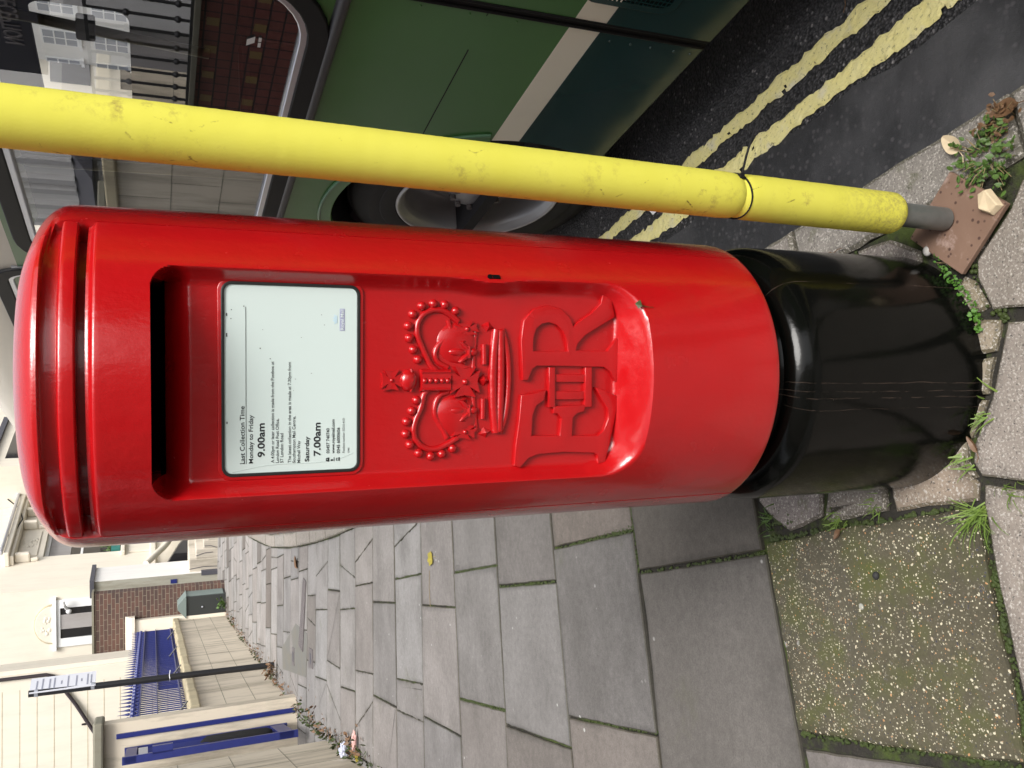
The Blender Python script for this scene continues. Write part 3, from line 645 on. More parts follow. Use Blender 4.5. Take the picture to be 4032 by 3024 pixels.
# raised crown
cr = MB(); F = lambda x, z, h=0: (x/1000, YP-h/1000, z/1000)
for x, z in [(108.7,1071.4),(112.6,1053.8),(111.5,1036),(102.8,1019.1),(96.5,1084.9),(79.1,1091.7),(61.3,1090.2),(44.5,1083.9),(29.9,1076.8),(-30,1078.7),(-45.7,1085.6),(-61.4,1093.7),(-79.4,1094.8),(-95.5,1088.4),(-108.5,1074.7),(-113.9,1056.2),(-111.1,1039),(-103.7,1022.1)]: cr.ball(F(x,z,1.5), .0069, 14, 9)
def chaikin(p, n=2):
    for _ in range(n): p = [p[0]]+[q for a, b_ in zip(p, p[1:]) for q in ((.75*a[0]+.25*b_[0], .75*a[1]+.25*b_[1]), (.25*a[0]+.75*b_[0], .25*a[1]+.75*b_[1]))]+[p[-1]]
    return p
for arc in ([(14,1048),(20,1056),(32.2,1062.7),(50.2,1071.1),(65.9,1078.2),(81.6,1078.3),(95.2,1071.4),(103.5,1057.3),(103.9,1040.7),(98.5,1028.7),(87.3,1014)], [(-14,1060),(-22.2,1068.2),(-40.4,1070.4),(-56.1,1078.6),(-71.8,1083.1),(-87.8,1080.7),(-99.6,1070),(-104.8,1053.4),(-100.8,1036.7),(-88,1014)]):
    cr.tube([F(x,z,.5) for x, z in chaikin(arc)], .0050, 10)
cr.tube([F(x,z,-1) for x, z in chaikin([(89.3,1030),(70,1024),(48.1,1050),(27.7,1050),(18,1030)])], .0045, 10); cr.tube([F(x,z,-1) for x, z in chaikin([(-88,1030),(-70,1038),(-52,1052),(-24,1046),(-18,1028)])], .0045, 10)
cr.ball(F(55,1015,-4), .034, 20, 10, (1.0,.30,1.05)); cr.ball(F(-55,1015,-4), .036, 20, 10, (1.0,.30,1.05))   # velvet caps
cr.ball(F(-.5,1091.5,2), .0150, 18, 10, (1.1,.7,.9)); cr.tube([F(-17,1088,5),F(-.5,1086.5,10),F(16,1088,5)], .0022, 8); cr.tube([F(-.5,1086,11),F(-.5,1104,6)], .002, 8)
def pattee(cx, cz, s, h, k=1.0, rot=0):
    for q in range(4):
        a = R_(90*q+rot); ca, sa = math.cos(a), math.sin(a); T = lambda u, v, hh: F(cx+(u*ca-v*sa)*k, cz+u*sa+v*ca, hh)
        cr.add([T(1,-s*.16,h*.8),T(1,s*.16,h*.8),T(s,s*.72,h),T(s*.86,0,h*.72),T(s,-s*.72,h),T(1,-s*.16,-1),T(1,s*.16,-1),T(s*1.03,s*.8,-1),T(s*.9,0,-1),T(s*1.03,-s*.8,-1)], [(0,3,1),(1,3,2),(0,4,3),(1,2,7,6),(2,3,8,7),(3,4,9,8),(4,0,5,9)])
    cr.ball(F(cx,cz,h*.75), s*.00021, 12, 8)
pattee(-.4,1117,14.8,6.5); pattee(-3.4,1004.5,23,9); pattee(76,1001,18,5.5,.55,12); pattee(-79,1003,18,5.5,.62,-12)
cr.add([F(16.3,1074,1),F(-17.6,1074,1),F(-18,1026,1),F(16.3,1026,1),F(14,1072,9),F(-15,1072,9),F(-15.5,1027,9),F(14,1027,9)], [(4,5,6,7)[::-1],(0,1,5,4)[::-1],(1,2,6,5)[::-1],(2,3,7,6)[::-1],(3,0,4,7)[::-1]])
for x in (-13.5, 12): cr.tube([F(x,1073,9),F(x,1028,9)], .0020, 8)
for z in (1068.4,1059.5,1050.6,1041.5,1033): cr.ball(F(-1,z,9.5), .0042, 12, 8)
for cx, cz in ((41.5,1005),(-46.5,1004)):       # fleurs-de-lis
    cr.ball(F(cx,cz+12,3), .0065, 12, 8, (1,.75,2.1)); cr.tube([F(cx-3,cz-8,4),F(cx-9,cz+1,5),F(cx-14,cz+6,4.5),F(cx-16,cz,3),F(cx-12,cz-2,2)], [.003,.0042,.0042,.0034,.0022], 8); cr.tube([F(cx+3,cz-8,4),F(cx+9,cz+1,5),F(cx+14,cz+6,4.5),F(cx+16,cz,3),F(cx+12,cz-2,2)], [.003,.0042,.0042,.0034,.0022], 8)
    cr.tube([F(cx-9,cz-7,4.5),F(cx+9,cz-7,4.5)], .0032, 8); cr.ball(F(cx,cz-14,3), .006, 12, 8, (1,.7,1.2))
def gem(cx, cz, w, h, d, rot=0):
    ca, sa = math.cos(R_(rot)), math.sin(R_(rot)); T = lambda u, v: (cx+u*ca-v*sa, cz+u*sa+v*ca)
    cr.add([F(*T(0,h),0),F(*T(w,0),0),F(*T(0,-h),0),F(*T(-w,0),0),F(cx,cz,d)], [(4,0,1)[::-1],(4,1,2)[::-1],(4,2,3)[::-1],(4,3,0)[::-1]])
gem(-1.3,973,9.5,12.5,9); gem(80.2,967,8,11,7.5,-12); gem(-81,970,8.5,11,7.5,12)
for a, c in (((53.4,973),(23,972.5)),((-29,974),(-60,974))): cr.tube([F(*a,2),F(*c,2)], .0046, 10)
rim = chaikin([(75.8,953),(40,957.5),(-2.6,958.5),(-45,957),(-81.5,951.5)]); cr.tube([F(x,z,1) for x, z in rim], .0072, 12)
rim = chaikin([(77,944),(46.7,934.5),(-2.8,931),(-57.1,936),(-82,946)]); cr.tube([F(x,z,1) for x, z in rim], .0052, 12)
rim = chaikin([(77,946.5),(40,946),(-2.6,945.5),(-45,946.5),(-82,947.5)]); cr.tube([F(x,z,2) for x, z in rim], [.003]+[.0066]*(len(rim)-2)+[.003], 12)
rim = chaikin([(79,985),(40,988.5),(-2.4,989.5),(-40,988),(-80,983)]); cr.tube([F(x,z,-1.5) for x, z in rim], .0042, 10)
o = cr.build('crown_emblem', 'red', PB); smooth_by_angle(o, 40)
# keyhole
kx, kz = .1535, .966; ky = -math.sqrt(RB**2-kx**2)
me = curve_mesh([[(.004*math.cos(a), .0062+.0045*math.sin(a)) for a in [R_(20*i) for i in range(18)]], [(-.0036,-.009),(.0036,-.009),(.0032,.004),(-.0032,.004)]], .002); facing(me, 0); me.transform(Matrix.Translation((kx, ky, kz)) @ Matrix.Rotation(math.asin(kx/RB), 4, 'Z')); link('keyhole', me, 'slot', PB)
# collection notice behind its window
CP = bpy.data.objects.new('collection_notice', facing(curve_mesh([rrect(-.1285, 1.1655, .1328, 1.3500, .010)], .0006), YP-.0014)); COL.objects.link(CP); CP.data.materials.append(MT['plate']); CP.parent = PB
gk = facing(curve_mesh([rrect(-.1300, 1.1640, .1343, 1.3510, .013), rrect(-.1276, 1.1665, .1320, 1.3490, .011)], .0012, .0010, 2), YP-.0022); link('gasket', gk, 'gasket', CP)
lip = facing(curve_mesh([rrect(-.1345, 1.1595, .1388, 1.3552, .016), rrect(-.1297, 1.1645, .1340, 1.3505, .013)], .0008, .0016, 2), YP-.0005); lo = link('window_lip', lip, 'red', CP); smooth_by_angle(lo, 60)
TX = [("Last Collection Time",1322.0,-113.6,-34.3,6.4,.010,'ink'),("Monday to Friday",1310.9,-113.3,-46.6,6.0,.010,'ink'),("9.00am",1295.6,-105.2,-58.2,9.6,.024,'ink'),
 ("A 4.00pm or later collection is made from the Postbox at",1282.8,-113.7,26.7,4.4,.004,'ink'),("London Road Post Office,",1276.4,-113.9,-52.6,4.4,.004,'ink'),("57 London Road",1270.5,-114.2,-72.9,4.4,.004,'ink'),
 ("The latest collection in the area is made at 7.30pm from",1259.9,-114.7,25.9,4.4,.004,'ink'),("Southampton Mail Centre,",1253.9,-114.9,-49.6,4.4,.004,'ink'),("Mitchell Way",1247.3,-115.2,-84.2,4.4,.004,'ink'),
 ("Saturday",1235.1,-114.0,-78.4,6.0,.02,'ink'),("7.00am",1219.3,-106.6,-59.3,9.6,.024,'ink'),("03457 740740",1206.6,-103.5,-67.7,4.3,.018,'ink'),("www.royalmail.com",1199.3,-103.8,-55.3,4.3,.018,'ink'),("0345 6000606",1191.8,-104.1,-67.2,4.3,.018,'ink'),
 ("Postbox number  SO15 41D",1184.9,-103.5,-53.9,3.2,.004,'greyink'),("CP80",1178.2,-103.8,-96.5,2.3,0,'greyink')]
groups = {}
for body_, zb, x0, x1, h, bold, m in TX:
    me = facing(text_mesh(body_, (x1-x0)/1000, .00012, bold, h/1000), YP-.0023); me.transform(Matrix.Translation((x0/1000, 0, zb/1000))); groups.setdefault(m, []).append(me)
def flat(x0, z0, x1, z1, dy=.0022): mb = MB(); mb.box((x0/1000, YP-dy-.0002, z0/1000), (x1/1000, YP-dy+.0003, z1/1000)); return mb.mesh('flat')
groups['ink'] += [flat(-113.7,1319.6,100.9,1320.2), flat(-115.2,1206.6,-109.5,1209), flat(-114.6,1208.6,-113.2,1211), flat(-111.5,1208.6,-110.1,1211), flat(-114.6,1210.2,-110.1,1211.2), flat(-115,1199.3,-109.5,1200.3), flat(-114.5,1201.4,-112,1204.5), flat(-114.8,1191.8,-109.8,1193.6), flat(-114.4,1194.6,-113.4,1196.4), flat(-111.4,1194.6,-110.4,1196.4), flat(-114.4,1196,-110.4,1196.8)]
for x, z in [(96,1338),(84,1338.5),(70,1297),(44,1300.5),(2,1253),(-14,1256),(60,1245),(92,1217),(78,1213),(-92,1200),(10,1231),(30,1287),(101,1322)]: groups['ink'].append(flat(x,z,x+random.uniform(.5,1.6),z+random.uniform(.5,1.4)))
for x, w in [(60,5),(-58,3),(88,4)]: groups['ink'].append(flat(x,1343.2+random.uniform(-1.2,.8),x+w,1345.5))
link('lettering', join_meshes('lettering', groups['ink']), 'ink', CP); link('small_print', join_meshes('small_print', groups['greyink']), 'greyink', CP)
lg = link('logo', flat(70.5,1184.9,101.7,1192.1,.00215), 'violet', CP); me = facing(text_mesh("Royal Mail", .0285, .00012, .01, .0046), YP-.0027); me.transform(Matrix.Translation((.0718, 0, 1.1866))); link('logo_lettering', me, 'plateink', CP)
ce = curve_mesh([[(.0815,1.1955),(.0915,1.1955),(.0935,1.2005),(.0905,1.1990),(.0885,1.2020),(.0865,1.1995),(.0845,1.2020),(.0825,1.1990),(.0795,1.2005)]], .0001); link('logo_crown', facing(ce, YP-.0022), 'palecrest', CP)
cz_ = MB().tube([(x/1000, YP-.0021, z/1000) for x, z in chaikin([(-104,1172),(-112,1190),(-116,1215),(-116.5,1245),(-116,1275),(-118,1300),(-122,1322),(-125,1338)], 3)], .0003, 6); cz_.build('paper_curl', 'crease', CP)
tear = facing(curve_mesh([[(-4,1344.5),(22,1345),(21,1340),(14,1334),(6,1330),(-1,1329.5),(-3,1336)]], .0001), 0); tear.transform(Matrix.Diagonal((.001,1,.001,1))); tear.transform(Matrix.Translation((0, YP-.0021, 0))); link('torn_corner', tear, 'crestpaper' if 'crestpaper' in MT else 'plate', CP)
# withered leaf stuck on the paint
lf = MB(); a0 = R_(24)
def onbox(az, z, h=.002): r = RB+h; return (r*math.sin(az), -r*math.cos(az), z)
lf.add([onbox(R_(27.0),.7335), onbox(R_(29.0),.738), onbox(R_(30.2),.729,.006), onbox(R_(28.2),.7255), onbox(R_(27.4),.729,.007)], [(0,1,4),(1,2,4),(2,3,4),(3,0,4)]); lf.tube([onbox(R_(28.3),.727), onbox(R_(27.5),.716,.004), onbox(R_(27.7),.706)], .0005, 5)
tag(lf.build('stuck_leaf', 'moss'), 'tiny dried green leaf stuck to the red paint below the royal letters', 'leaf'); 
bpy.data.objects['stuck_leaf'].rotation_euler = (0,0,R_(-2.4))

# ================================================================ SCAFFOLD POST IN YELLOW FOAM
LX, LY = .01342, -.00357
def foam_post(name, label, loc, top, zip_):
    t = thing(name, label, 'post', loc)
    ax = lambda z: Vector((LX*z, LY*z, z))
    def sleeve(z0, z1, r, nm, seed):
        random.seed(seed); K = 40; pts = []; rs = []
        n = int((z1-z0)/.008)
        for i in range(n+1):
            f = i/n; z = z0+(z1-z0)*f; e0, e1 = f*(z1-z0), (1-f)*(z1-z0); q = r
            if z0 < .2 and e0 < .02: q = r-.011*(1-e0/.02)**2
            if min(e0 if z0 > .3 else 9, e1 if z1 < 1 else 9) < .004: q = r-.002
            if zip_ and abs(z-.502) < .03: q -= .0024*(1-abs(z-.502)/.03)**2
            pts.append(ax(z)); rs.append(q+random.uniform(-.00015,.00015))
        o = MB().tube(pts, rs, K).build(nm, 'foam', t); smooth_by_angle(o, 60); return o
    sleeve(.130, .5025, .0388, 'foam_sleeve', 1); sleeve(.5027, top, .0388, 'foam_sleeve', 2)
    o = MB().tube([ax(.006), ax(.19)], .0225, 28).build('steel_pole', 'galv', t); smooth_by_angle(o, 60)
    if zip_:
        z = MB(); ring = []; 
        for i in range(33):
            a = 2*math.pi*i/32; p = ax(.502+.010*math.sin(a+.6)); ring.append(p+Vector((.0374*math.cos(a), .0374*math.sin(a), 0)))
        z.tube(ring, .0018, 6); c = ax(.508)+Vector((.028,-.027,0)); z.box(tuple(c-Vector((.0042,.0042,.004))), tuple(c+Vector((.0042,.0042,.004))))
        z.tube([c, c+Vector((.033,-.010,-.003)), c+Vector((.066,-.020,-.008)), c+Vector((.098,-.030,-.016))], [.0022,.002,.0017,.0012], 6)
        z.build('cable_tie', 'rubber', t)
    return t
foam_post('foam_post', 'steel post in yellow foam with a black cable tie, standing on a brown board', (.2977,-.1744,.012), 2.15, True)
bd = MB().prism([(.389,-.183),(.273,-.088),(.187,-.210),(.305,-.304)][::1], .002, .013)
bo = bd.build('base_board', 'board', None, False, .0015); tag(bo, 'rust-brown square board under the foam-wrapped post', 'board')
MT['old_concrete'] = stucco('old_grey_concrete', (.15,.148,.135), dirt=.6)
MT['step_stone'] = stucco('pale_step_stone', (.55,.50,.42), dirt=.6)
MT['lip_silver'] = plain('worn_silver_lip', (.50,.50,.51), .3, .2, .4, 30)
MT['grime_light'] = stucco('stained_grey_render', (.36,.35,.29), dirt=.8)
# ================================================================ BUS
BZ = ROAD_Z
BUS = thing('bus', 'green single-deck bus with a cream stripe parked at the kerb', 'bus', tuple(W(0, .97, BZ)), ROTS)
def bp(me):                  # drawn in (s, z) -> bus side, outward is local +y
    me.transform(Matrix(((1,0,0,0),(0,0,1,0),(0,1,0,-BZ),(0,0,0,1)))); me.flip_normals(); return me
ACX, ACZ, AR_ = 1.30, .37, .505
def arch_cut(poly_bottom_z, s0, s1, ztop):   # outline of a side panel between heights with the wheel arch bitten out
    a0 = math.asin(max(-1, min(1, (poly_bottom_z-ACZ)/AR_))); pts = [(s0, poly_bottom_z)]
    top = math.asin(min(1, (ztop-ACZ)/AR_)) if ztop < ACZ+AR_ else None
    if top is None:
        arc = [(ACX-AR_*math.cos(a), ACZ+AR_*math.sin(a)) for a in [a0+(math.pi-2*a0)*i/28 for i in range(29)]]
        return [pts+arc+[(s1, poly_bottom_z), (s1, ztop), (s0, ztop)]]
    L = [(ACX-AR_*math.cos(a), ACZ+AR_*math.sin(a)) for a in [a0+(top-a0)*i/8 for i in range(9)]]
    return [[(s0, poly_bottom_z)]+L+[(s0, ztop)], [(2*ACX-x, z) for x, z in L[::-1]]+[(s1, poly_bottom_z), (s1, ztop)][::1]]
W1 = (.265, 1.085, 1.905, 1.815); W2 = (2.02, 1.20, 3.30, 1.93); W0 = (-1.55, 1.085, .06, 1.815)
def wpoly(w, g=0, r=.20): return rrect(w[0]-g, w[1]-g, w[2]+g, w[3]+g, r+g, 8)
SB, SF = -3.2, 6.6
prev = arch_cut(.485, .262, SF, 1.88)[0]
link('side_panel', bp(curve_mesh([prev, wpoly(W1), wpoly(W2, 0, .08)], .012)), 'green', BUS)
link('side_panel', bp(curve_mesh([[(SB,.485),(.228,.485),(.228,1.88),(SB,1.88)], wpoly(W0)], .012)), 'green', BUS)
for poly in arch_cut(.400, .262, SF, .485): link('stripe', bp(curve_mesh([poly], .0125)), 'stripe', BUS)
link('stripe', bp(curve_mesh([[(SB,.400),(.228,.400),(.228,.485),(SB,.485)]], .0125)), 'stripe', BUS)
for poly in arch_cut(.095, .262, SF, .400): link('skirt', bp(curve_mesh([poly], .014)), 'dkgreen', BUS)
link('skirt', bp(curve_mesh([[(SB,.095),(.228,.095),(.228,.400),(SB,.400)]], .014)), 'dkgreen', BUS)
# upper cantrail and curved roof edge
mb = MB(); pr = [(.012,1.88),(.010,1.98),(-.006,2.10),(-.05,2.22),(-.14,2.32),(-.32,2.40),(-1.2,2.44)]
for (y0, z0), (y1, z1) in zip(pr, pr[1:]): mb.add([(SB,y0,z0-BZ),(SF-.2,y0,z0-BZ),(SF-.2,y1,z1-BZ),(SB,y1,z1-BZ)], [(0,1,2,3)])
for (y0, z0), (y1, z1) in list(zip(pr, pr[1:]))[3:]: mb.add([(SB,-2.4-y0,z0-BZ),(SF-.2,-2.4-y0,z0-BZ),(SF-.2,-2.4-y1,z1-BZ),(SB,-2.4-y1,z1-BZ)], [(3,2,1,0)])
o = mb.build('roof', 'buscream', BUS); smooth_by_angle(o, 50)
# far side, floor, ends
mb = MB(); far = -2.24
def fwall(z0, z1, s0=SB, s1=SF): mb.box((s0, far-.05, z0-BZ), (s1, far, z1-BZ))
mb.box((SB, -2.35, .30-BZ), (SF, -.02, .34-BZ)); mb.box((SB-.05, -2.4, .2-BZ), (SB, 0, 2.3-BZ))
o = mb.build('interior_shell', 'dark_in', BUS)
ow = curve_mesh([[(SB,.2),(SF,.2),(SF,2.38),(SB,2.38)], rrect(3.50,1.545,4.98,2.085,.09)], .02); bp(ow); ow.transform(Matrix.Translation((0,-2.26,0))); link('far_side_panel', ow, 'dark_in', BUS)
mb = MB().box((SF-.0, -2.4, .2-BZ), (SF+.05, 0, 1.2-BZ)); mb.box((SF, -2.4, 2.0-BZ), (SF+.05, 0, 2.3-BZ)); mb.build('front_panel', 'green', BUS)
mb = MB()
for s in (-1.1, -.35, .45, 1.25): mb.box((s, -.55, .34-BZ), (s+.10, -.12, 1.16-BZ)); mb.box((s, -1.05, .34-BZ), (s+.10, -.60, 1.16-BZ)); mb.box((s+.1, -1.05, .62-BZ), (s+.52, -.12, .74-BZ))
mb.build('seats', 'seat', BUS, False, .03)
MB().tube([(2.34, -.63, .6-BZ), (2.385, -.63, 1.90-BZ), (2.39, -.63, 1.975-BZ)], [.02,.024,.006], 12).build('stanchion', 'pole_in', BUS)
mb = MB().tube([(2.06, -1.03, 1.2-BZ), (2.02, -1.03, 1.51-BZ), (1.97, -1.03, 1.88-BZ), (1.955, -1.03, 2.3-BZ)], .021, 12); mb.build('stanchion', 'pole_in', BUS)
MB().box((1.955, -1.07, 1.635-BZ), (2.02, -.985, 1.705-BZ)).build('bell_box', 'rubber', BUS, False, .008)
# windows
for w, r in ((W1, .20), (W2, .08), (W0, .20)):
    fr = link('window_frame', bp(curve_mesh([wpoly(w, .042, r), wpoly(w, -.002, r)], .020, .004)), 'rubber', BUS)
    al = link('window_trim', bp(curve_mesh([wpoly(w, -.002, r), wpoly(w, -.020, r)], .010, .003)), 'alu', fr); al.location.y = .006
    gp = link('window_pane', bp(curve_mesh([wpoly(w, -.012, r)], 0)), 'glass', fr)
    if w is W1:
        mk = MB(); yy = .0035
        for q in ([(.485,1.205),(.500,1.223),(.524,1.223),(.509,1.205)], [(.487,1.190),(.503,1.190),(.503,1.197),(.487,1.197)], [(.507,1.190),(.524,1.190),(.524,1.197),(.507,1.197)]):
            mk.add([(x, yy, z-BZ) for x, z in q], [(0,1,2,3)])
        mk.build('glass_mark', 'white', gp)
MB().box((1.965, -.012, 1.09-BZ), (1.985, .018, 1.90-BZ)).build('pillar_strip', 'alu', BUS)
# mouldings
mb = MB()
for a, c in ((.262, SF), (SB, .228)): mb.tube([(a, .012, 1.033-BZ), (c, .012, 1.033-BZ)], .0165, 12)
o = mb.build('rub_rail', 'rail', BUS); smooth_by_angle(o, 60)
mb = MB().box((.230, -.010, .095-BZ), (.260, .010, 1.88-BZ)); 
for s in (.2325, .2575): mb.tube([(s, .012, .095-BZ), (s, .012, 1.9-BZ)], .0042, 8)
mb.build('joint_strip', 'rubber', BUS)
mb = MB().box((.262, .0095, .6985-BZ), (.272, .0135, .7-BZ)); mb.box((.405, .0105, .6978-BZ), (.86, .0127, .7005-BZ)); mb.build('panel_seam', 'rubber', BUS)
for z in (.36, .30, .24, .17, .12): MB().ball((.285, .0145, z-BZ), .0035, 8, 6).build('rivet', 'dkgreen', BUS)
for z in (.98, .86, .74, .62): MB().ball((.275, .0125, z-BZ), .0028, 8, 6).build('rivet', 'green', BUS)
# radiator grille in the rear panel
G = bpy.data.objects.new('grille', None)
gb = MB().box((-.62, .0142, .275-BZ), (.146, .0150, .490-BZ)).build('grille', 'slot', BUS)
link('grille_edge', bp(curve_mesh([rrect(-.63,.262,.158,.505,.035), rrect(-.615,.278,.143,.489,.03)], .017, .002)), 'dkgreen', gb)
mb = MB(); mc = MB()
for i in range(52):
    s = -.61+i*.0145; mb.box((s, .0165, .27-BZ), (s+.0024, .0190, .40-BZ)); mc.box((s, .0165, .4002-BZ), (s+.0024, .0190, .49-BZ))
for i in range(19): z = .281+i*.0115; (mb if z < .40 else mc).box((-.615, .0170, z-BZ), (.141, .0195, z+.0024-BZ))
mb.build('grille_mesh', 'dkgreen', gb); mc.build('grille_mesh', 'stripe', gb)
# wheel arch lip, tyre, wheel
def arc(r, n=40, a0=-20, a1=200): return [(ACX-r*math.cos(R_(a0+(a1-a0)*i/n)), ACZ+r*math.sin(R_(a0+(a1-a0)*i/n))) for i in range(n+1)]
link('arch_trim', bp(curve_mesh([arc(AR_+.036, 40, 14, 166)+arc(AR_-.001, 40, 14, 166)[::-1]], .013, .004)), 'green', BUS)
o = MB().tube([(x, .0165, z-BZ) for x, z in arc(AR_+.036, 40, 14, 166)], .0055, 8).build('arch_bead', 'ltgreen', BUS); smooth_by_angle(o, 60)
mb = MB(); A_ = arc(AR_+.01, 30, -30, 210)
mb.add([(x, -.005, z-BZ) for x, z in A_]+[(x, -.55, z-BZ) for x, z in A_], [(i, i+1, 32+i, 31+i) for i in range(30)]); mb.box((ACX-.6, -.56, .1-BZ), (ACX+.6, -.55, .95-BZ)); mb.build('wheel_well', 'dark_in', BUS)
TR = .462; TC = (ACX, 0, TR)
tp = [(.285,-.050),(.300,-.034),(.335,-.026),(.350,-.027),(.354,-.030),(.385,-.028),(.398,-.030),(.402,-.033),(.428,-.040),(.448,-.056),(.457,-.072),(.4575,-.078),(.4615,-.080),(.462,-.12),(.458,-.122),(.458,-.130),(.462,-.132),(.462,-.18),(.458,-.182),(.458,-.19),(.462,-.192),(.460,-.25),(.40,-.29),(.285,-.28)]
whl = bpy.data.objects.new('wheel', None)
rim = [(.294,-.048),(.296,-.036),(.290,-.031),(.282,-.034),(.276,-.044),(.268,-.052),(.262,-.060),(.258,-.085),(.252,-.135),(.238,-.158),(.222,-.165),(.214,-.163),(.206,-.150),(.196,-.146),(.188,-.152),(.170,-.150),(.12,-.120),(.100,-.085),(.094,-.070),(.060,-.062),(.0,-.060)]
wo_ = MB().lathe(rim, 72, TC, 'y').build('wheel', 'wheel', BUS); smooth_by_angle(wo_, 40)
MB().lathe([(.283,-.036),(.287,-.030),(.292,-.030),(.295,-.036)], 72, TC, 'y').build('rim_lip', 'lip_silver', wo_, True)
o = MB().lathe(tp, 96, TC, 'y').build('tyre', 'tyre', wo_); smooth_by_angle(o, 30)
for q in range(10):
    a = 2*math.pi*q/10+.2; cx, cz = ACX+.146*math.cos(a), TR+.146*math.sin(a); mb = MB()
    mb.add([(cx+.024*math.cos(2*math.pi*j/14), -.1335+.0*j, cz+.024*math.sin(2*math.pi*j/14)) for j in range(14)], [tuple(range(14))]); mb.build('vent_hole', 'slot', wo_)
for q in range(10): a = 2*math.pi*q/10; MB().tube([(ACX+.088*math.cos(a), -.10, TR+.088*math.sin(a)), (ACX+.088*math.cos(a), -.052, TR+.088*math.sin(a))], .011, 6).build('wheel_nut', 'iron', wo_)
# ================================================================ BOUNDARY WALL, GATE, PIERS on the left
A0 = Vector((-3.695, 8.216, 0)); WROT = math.atan2(.989, -.1478)   # local x runs away along the wall, local -y faces the pavement
BW = thing('boundary_wall', 'long low cream rendered wall with a stained coping, carrying blue railings', 'wall', tuple(A0), WROT)
MB().box((0, 0, -.05), (11.75, .30, .955)).build('wall_panel', 'cream_wall', BW)
mb = MB(); s = 0
while s < 11.7: e = min(11.78, s+random.uniform(.8,1.1)); mb.box((s+.004, -.055, .955+random.uniform(-.006,.006)), (e-.004, .36, 1.065+random.uniform(-.012,.012))); s = e
mb.build('coping', 'coping', BW, False, .018)
mb = MB()
for z in (.33, .66): mb.box((0, -.0015, z), (11.75, .001, z+.006))
for s in (1.9, 3.9, 5.9, 7.9, 10.9): mb.box((s, -.0016, 0), (s+.006, .001, .955))
mb.box((10.95, -.03, 0), (11.05, .0, .955)); mb.build('render_joint', 'grime', BW)
# railings: bars, two rails, brackets
RL = thing('railing', 'row of blue spear-topped iron railings standing on the cream wall', 'railing', tuple(A0), WROT)
mb = MB(); ry = .15
for z, h in ((1.60, .016), (1.40, .012), (1.115, .016)): mb.box((.03, ry-.02, z), (11.9, ry+.02, z+h))
mb.build('rail', plain('chalky_blue_rail', (.085,.09,.19), .6), RL)
bars = []
def bar(nm, k):
    m_ = MB()
    if k: m_.tube([(0,0,1.07),(0,0,1.655)], .0095, 8); m_.lathe([(.012,1.645),(.03,1.665),(.034,1.685),(.02,1.71),(.014,1.72),(.018,1.735),(.008,1.78),(.001,1.86)], 8)
    else: m_.tube([(0,0,1.07),(0,0,1.60)], .008, 6); m_.lathe([(.008,1.60),(.016,1.625),(.001,1.72)], 6)
    return m_.mesh(nm)
mA, mB = bar('spear_bar', 1), bar('bar', 0); mA.materials.append(MT['blue']); mB.materials.append(MT['blue'])
s = .18; i = 0
while s < 11.8 and i < 98:
    o = bpy.data.objects.new('spear_bar' if i % 2 == 0 else 'bar', mA if i % 2 == 0 else mB); COL.objects.link(o); o.parent = RL; o.location = (s, ry, 0); s += .121; i += 1
for s in (1.32, 4.03, 6.0, 8.2, 10.3):
    MB().tube([(s, ry, 1.06), (s, ry, 1.2)], .014, 8).tube([(s, ry-.02, 1.20), (s, -.02, 1.075)], .012, 6).build('bracket', 'blackpaint', RL)
# blue boarded fence seen between the bars, behind the wall
BF = tag(MB().box((0, 0, 0), (6.2, .05, 1.38)).build('blue_hoarding', 'blue'), 'blue boarded fence behind the far half of the railings', 'fence'); BF.location = (A0+Vector((-.1478,.989,0))*5.7-Vector((.989,.1478,0))*.55); BF.rotation_euler = (0,0,WROT)
# near gate pier (far jamb) with blue edge strip and mossy cap
GP = thing('gate_pier', 'cream gate pier with blue edge strip and mossy cap, between railings and gate', 'pier', tuple(A0), WROT)
mb = MB().box((-.02, -.16, -.05), (.16, 1.5, 1.915)); mb.build('shaft', 'cream_wall', GP)
mb = MB().box((-.12, -.20, 1.915), (.25, 1.6, 2.01)); mb.build('cap', 'grime', GP, False, .02)
mb = MB().box((-.05, -.055, .02), (-.0205, -.005, 1.80)); mb.build('edge_strip', 'blue', GP, False, .006)
# open gate leaf, edge on, with a rolled black cloth over it
GT = thing('gate', 'blue steel gate leaf seen edge on between the two cream piers', 'gate', (-3.56, 7.30, 0), R_(106))
MB().box((0, -.03, .16), (.85, .03, .30)).box((0, -.03, 1.60), (.85, .03, 1.70)).box((0, -.035, .12), (.06, .035, 1.72)).box((.79, -.035, .12), (.85, .035, 1.72)).build('gate_frame', 'blue', GT)
mb = MB()
for i in range(9): mb.tube([(.10+i*.08, 0, .2), (.10+i*.08, 0, 1.66)], .009, 6)
mb.build('gate_bars', 'blue', GT); MB().box((.0, -.09, 1.28), (.10, -.02, 1.46)).build('lock_box', 'blue', GT)
MB().box((.02, -.09, 1.50), (.06, -.03, 1.58)).build('hinge', 'alu', GT)
rg = MB().tube([(-3.72, 7.80, 1.02), (-3.69, 7.76, .95), (-3.66, 7.68, .62), (-3.64, 7.64, .38), (-3.63, 7.63, .33)], [.02, .06, .065, .05, .02], 12).build('black_bag', 'rag'); smooth_by_angle(rg, 60); tag(rg, 'rolled black bag tied to the blue gate', 'bag')
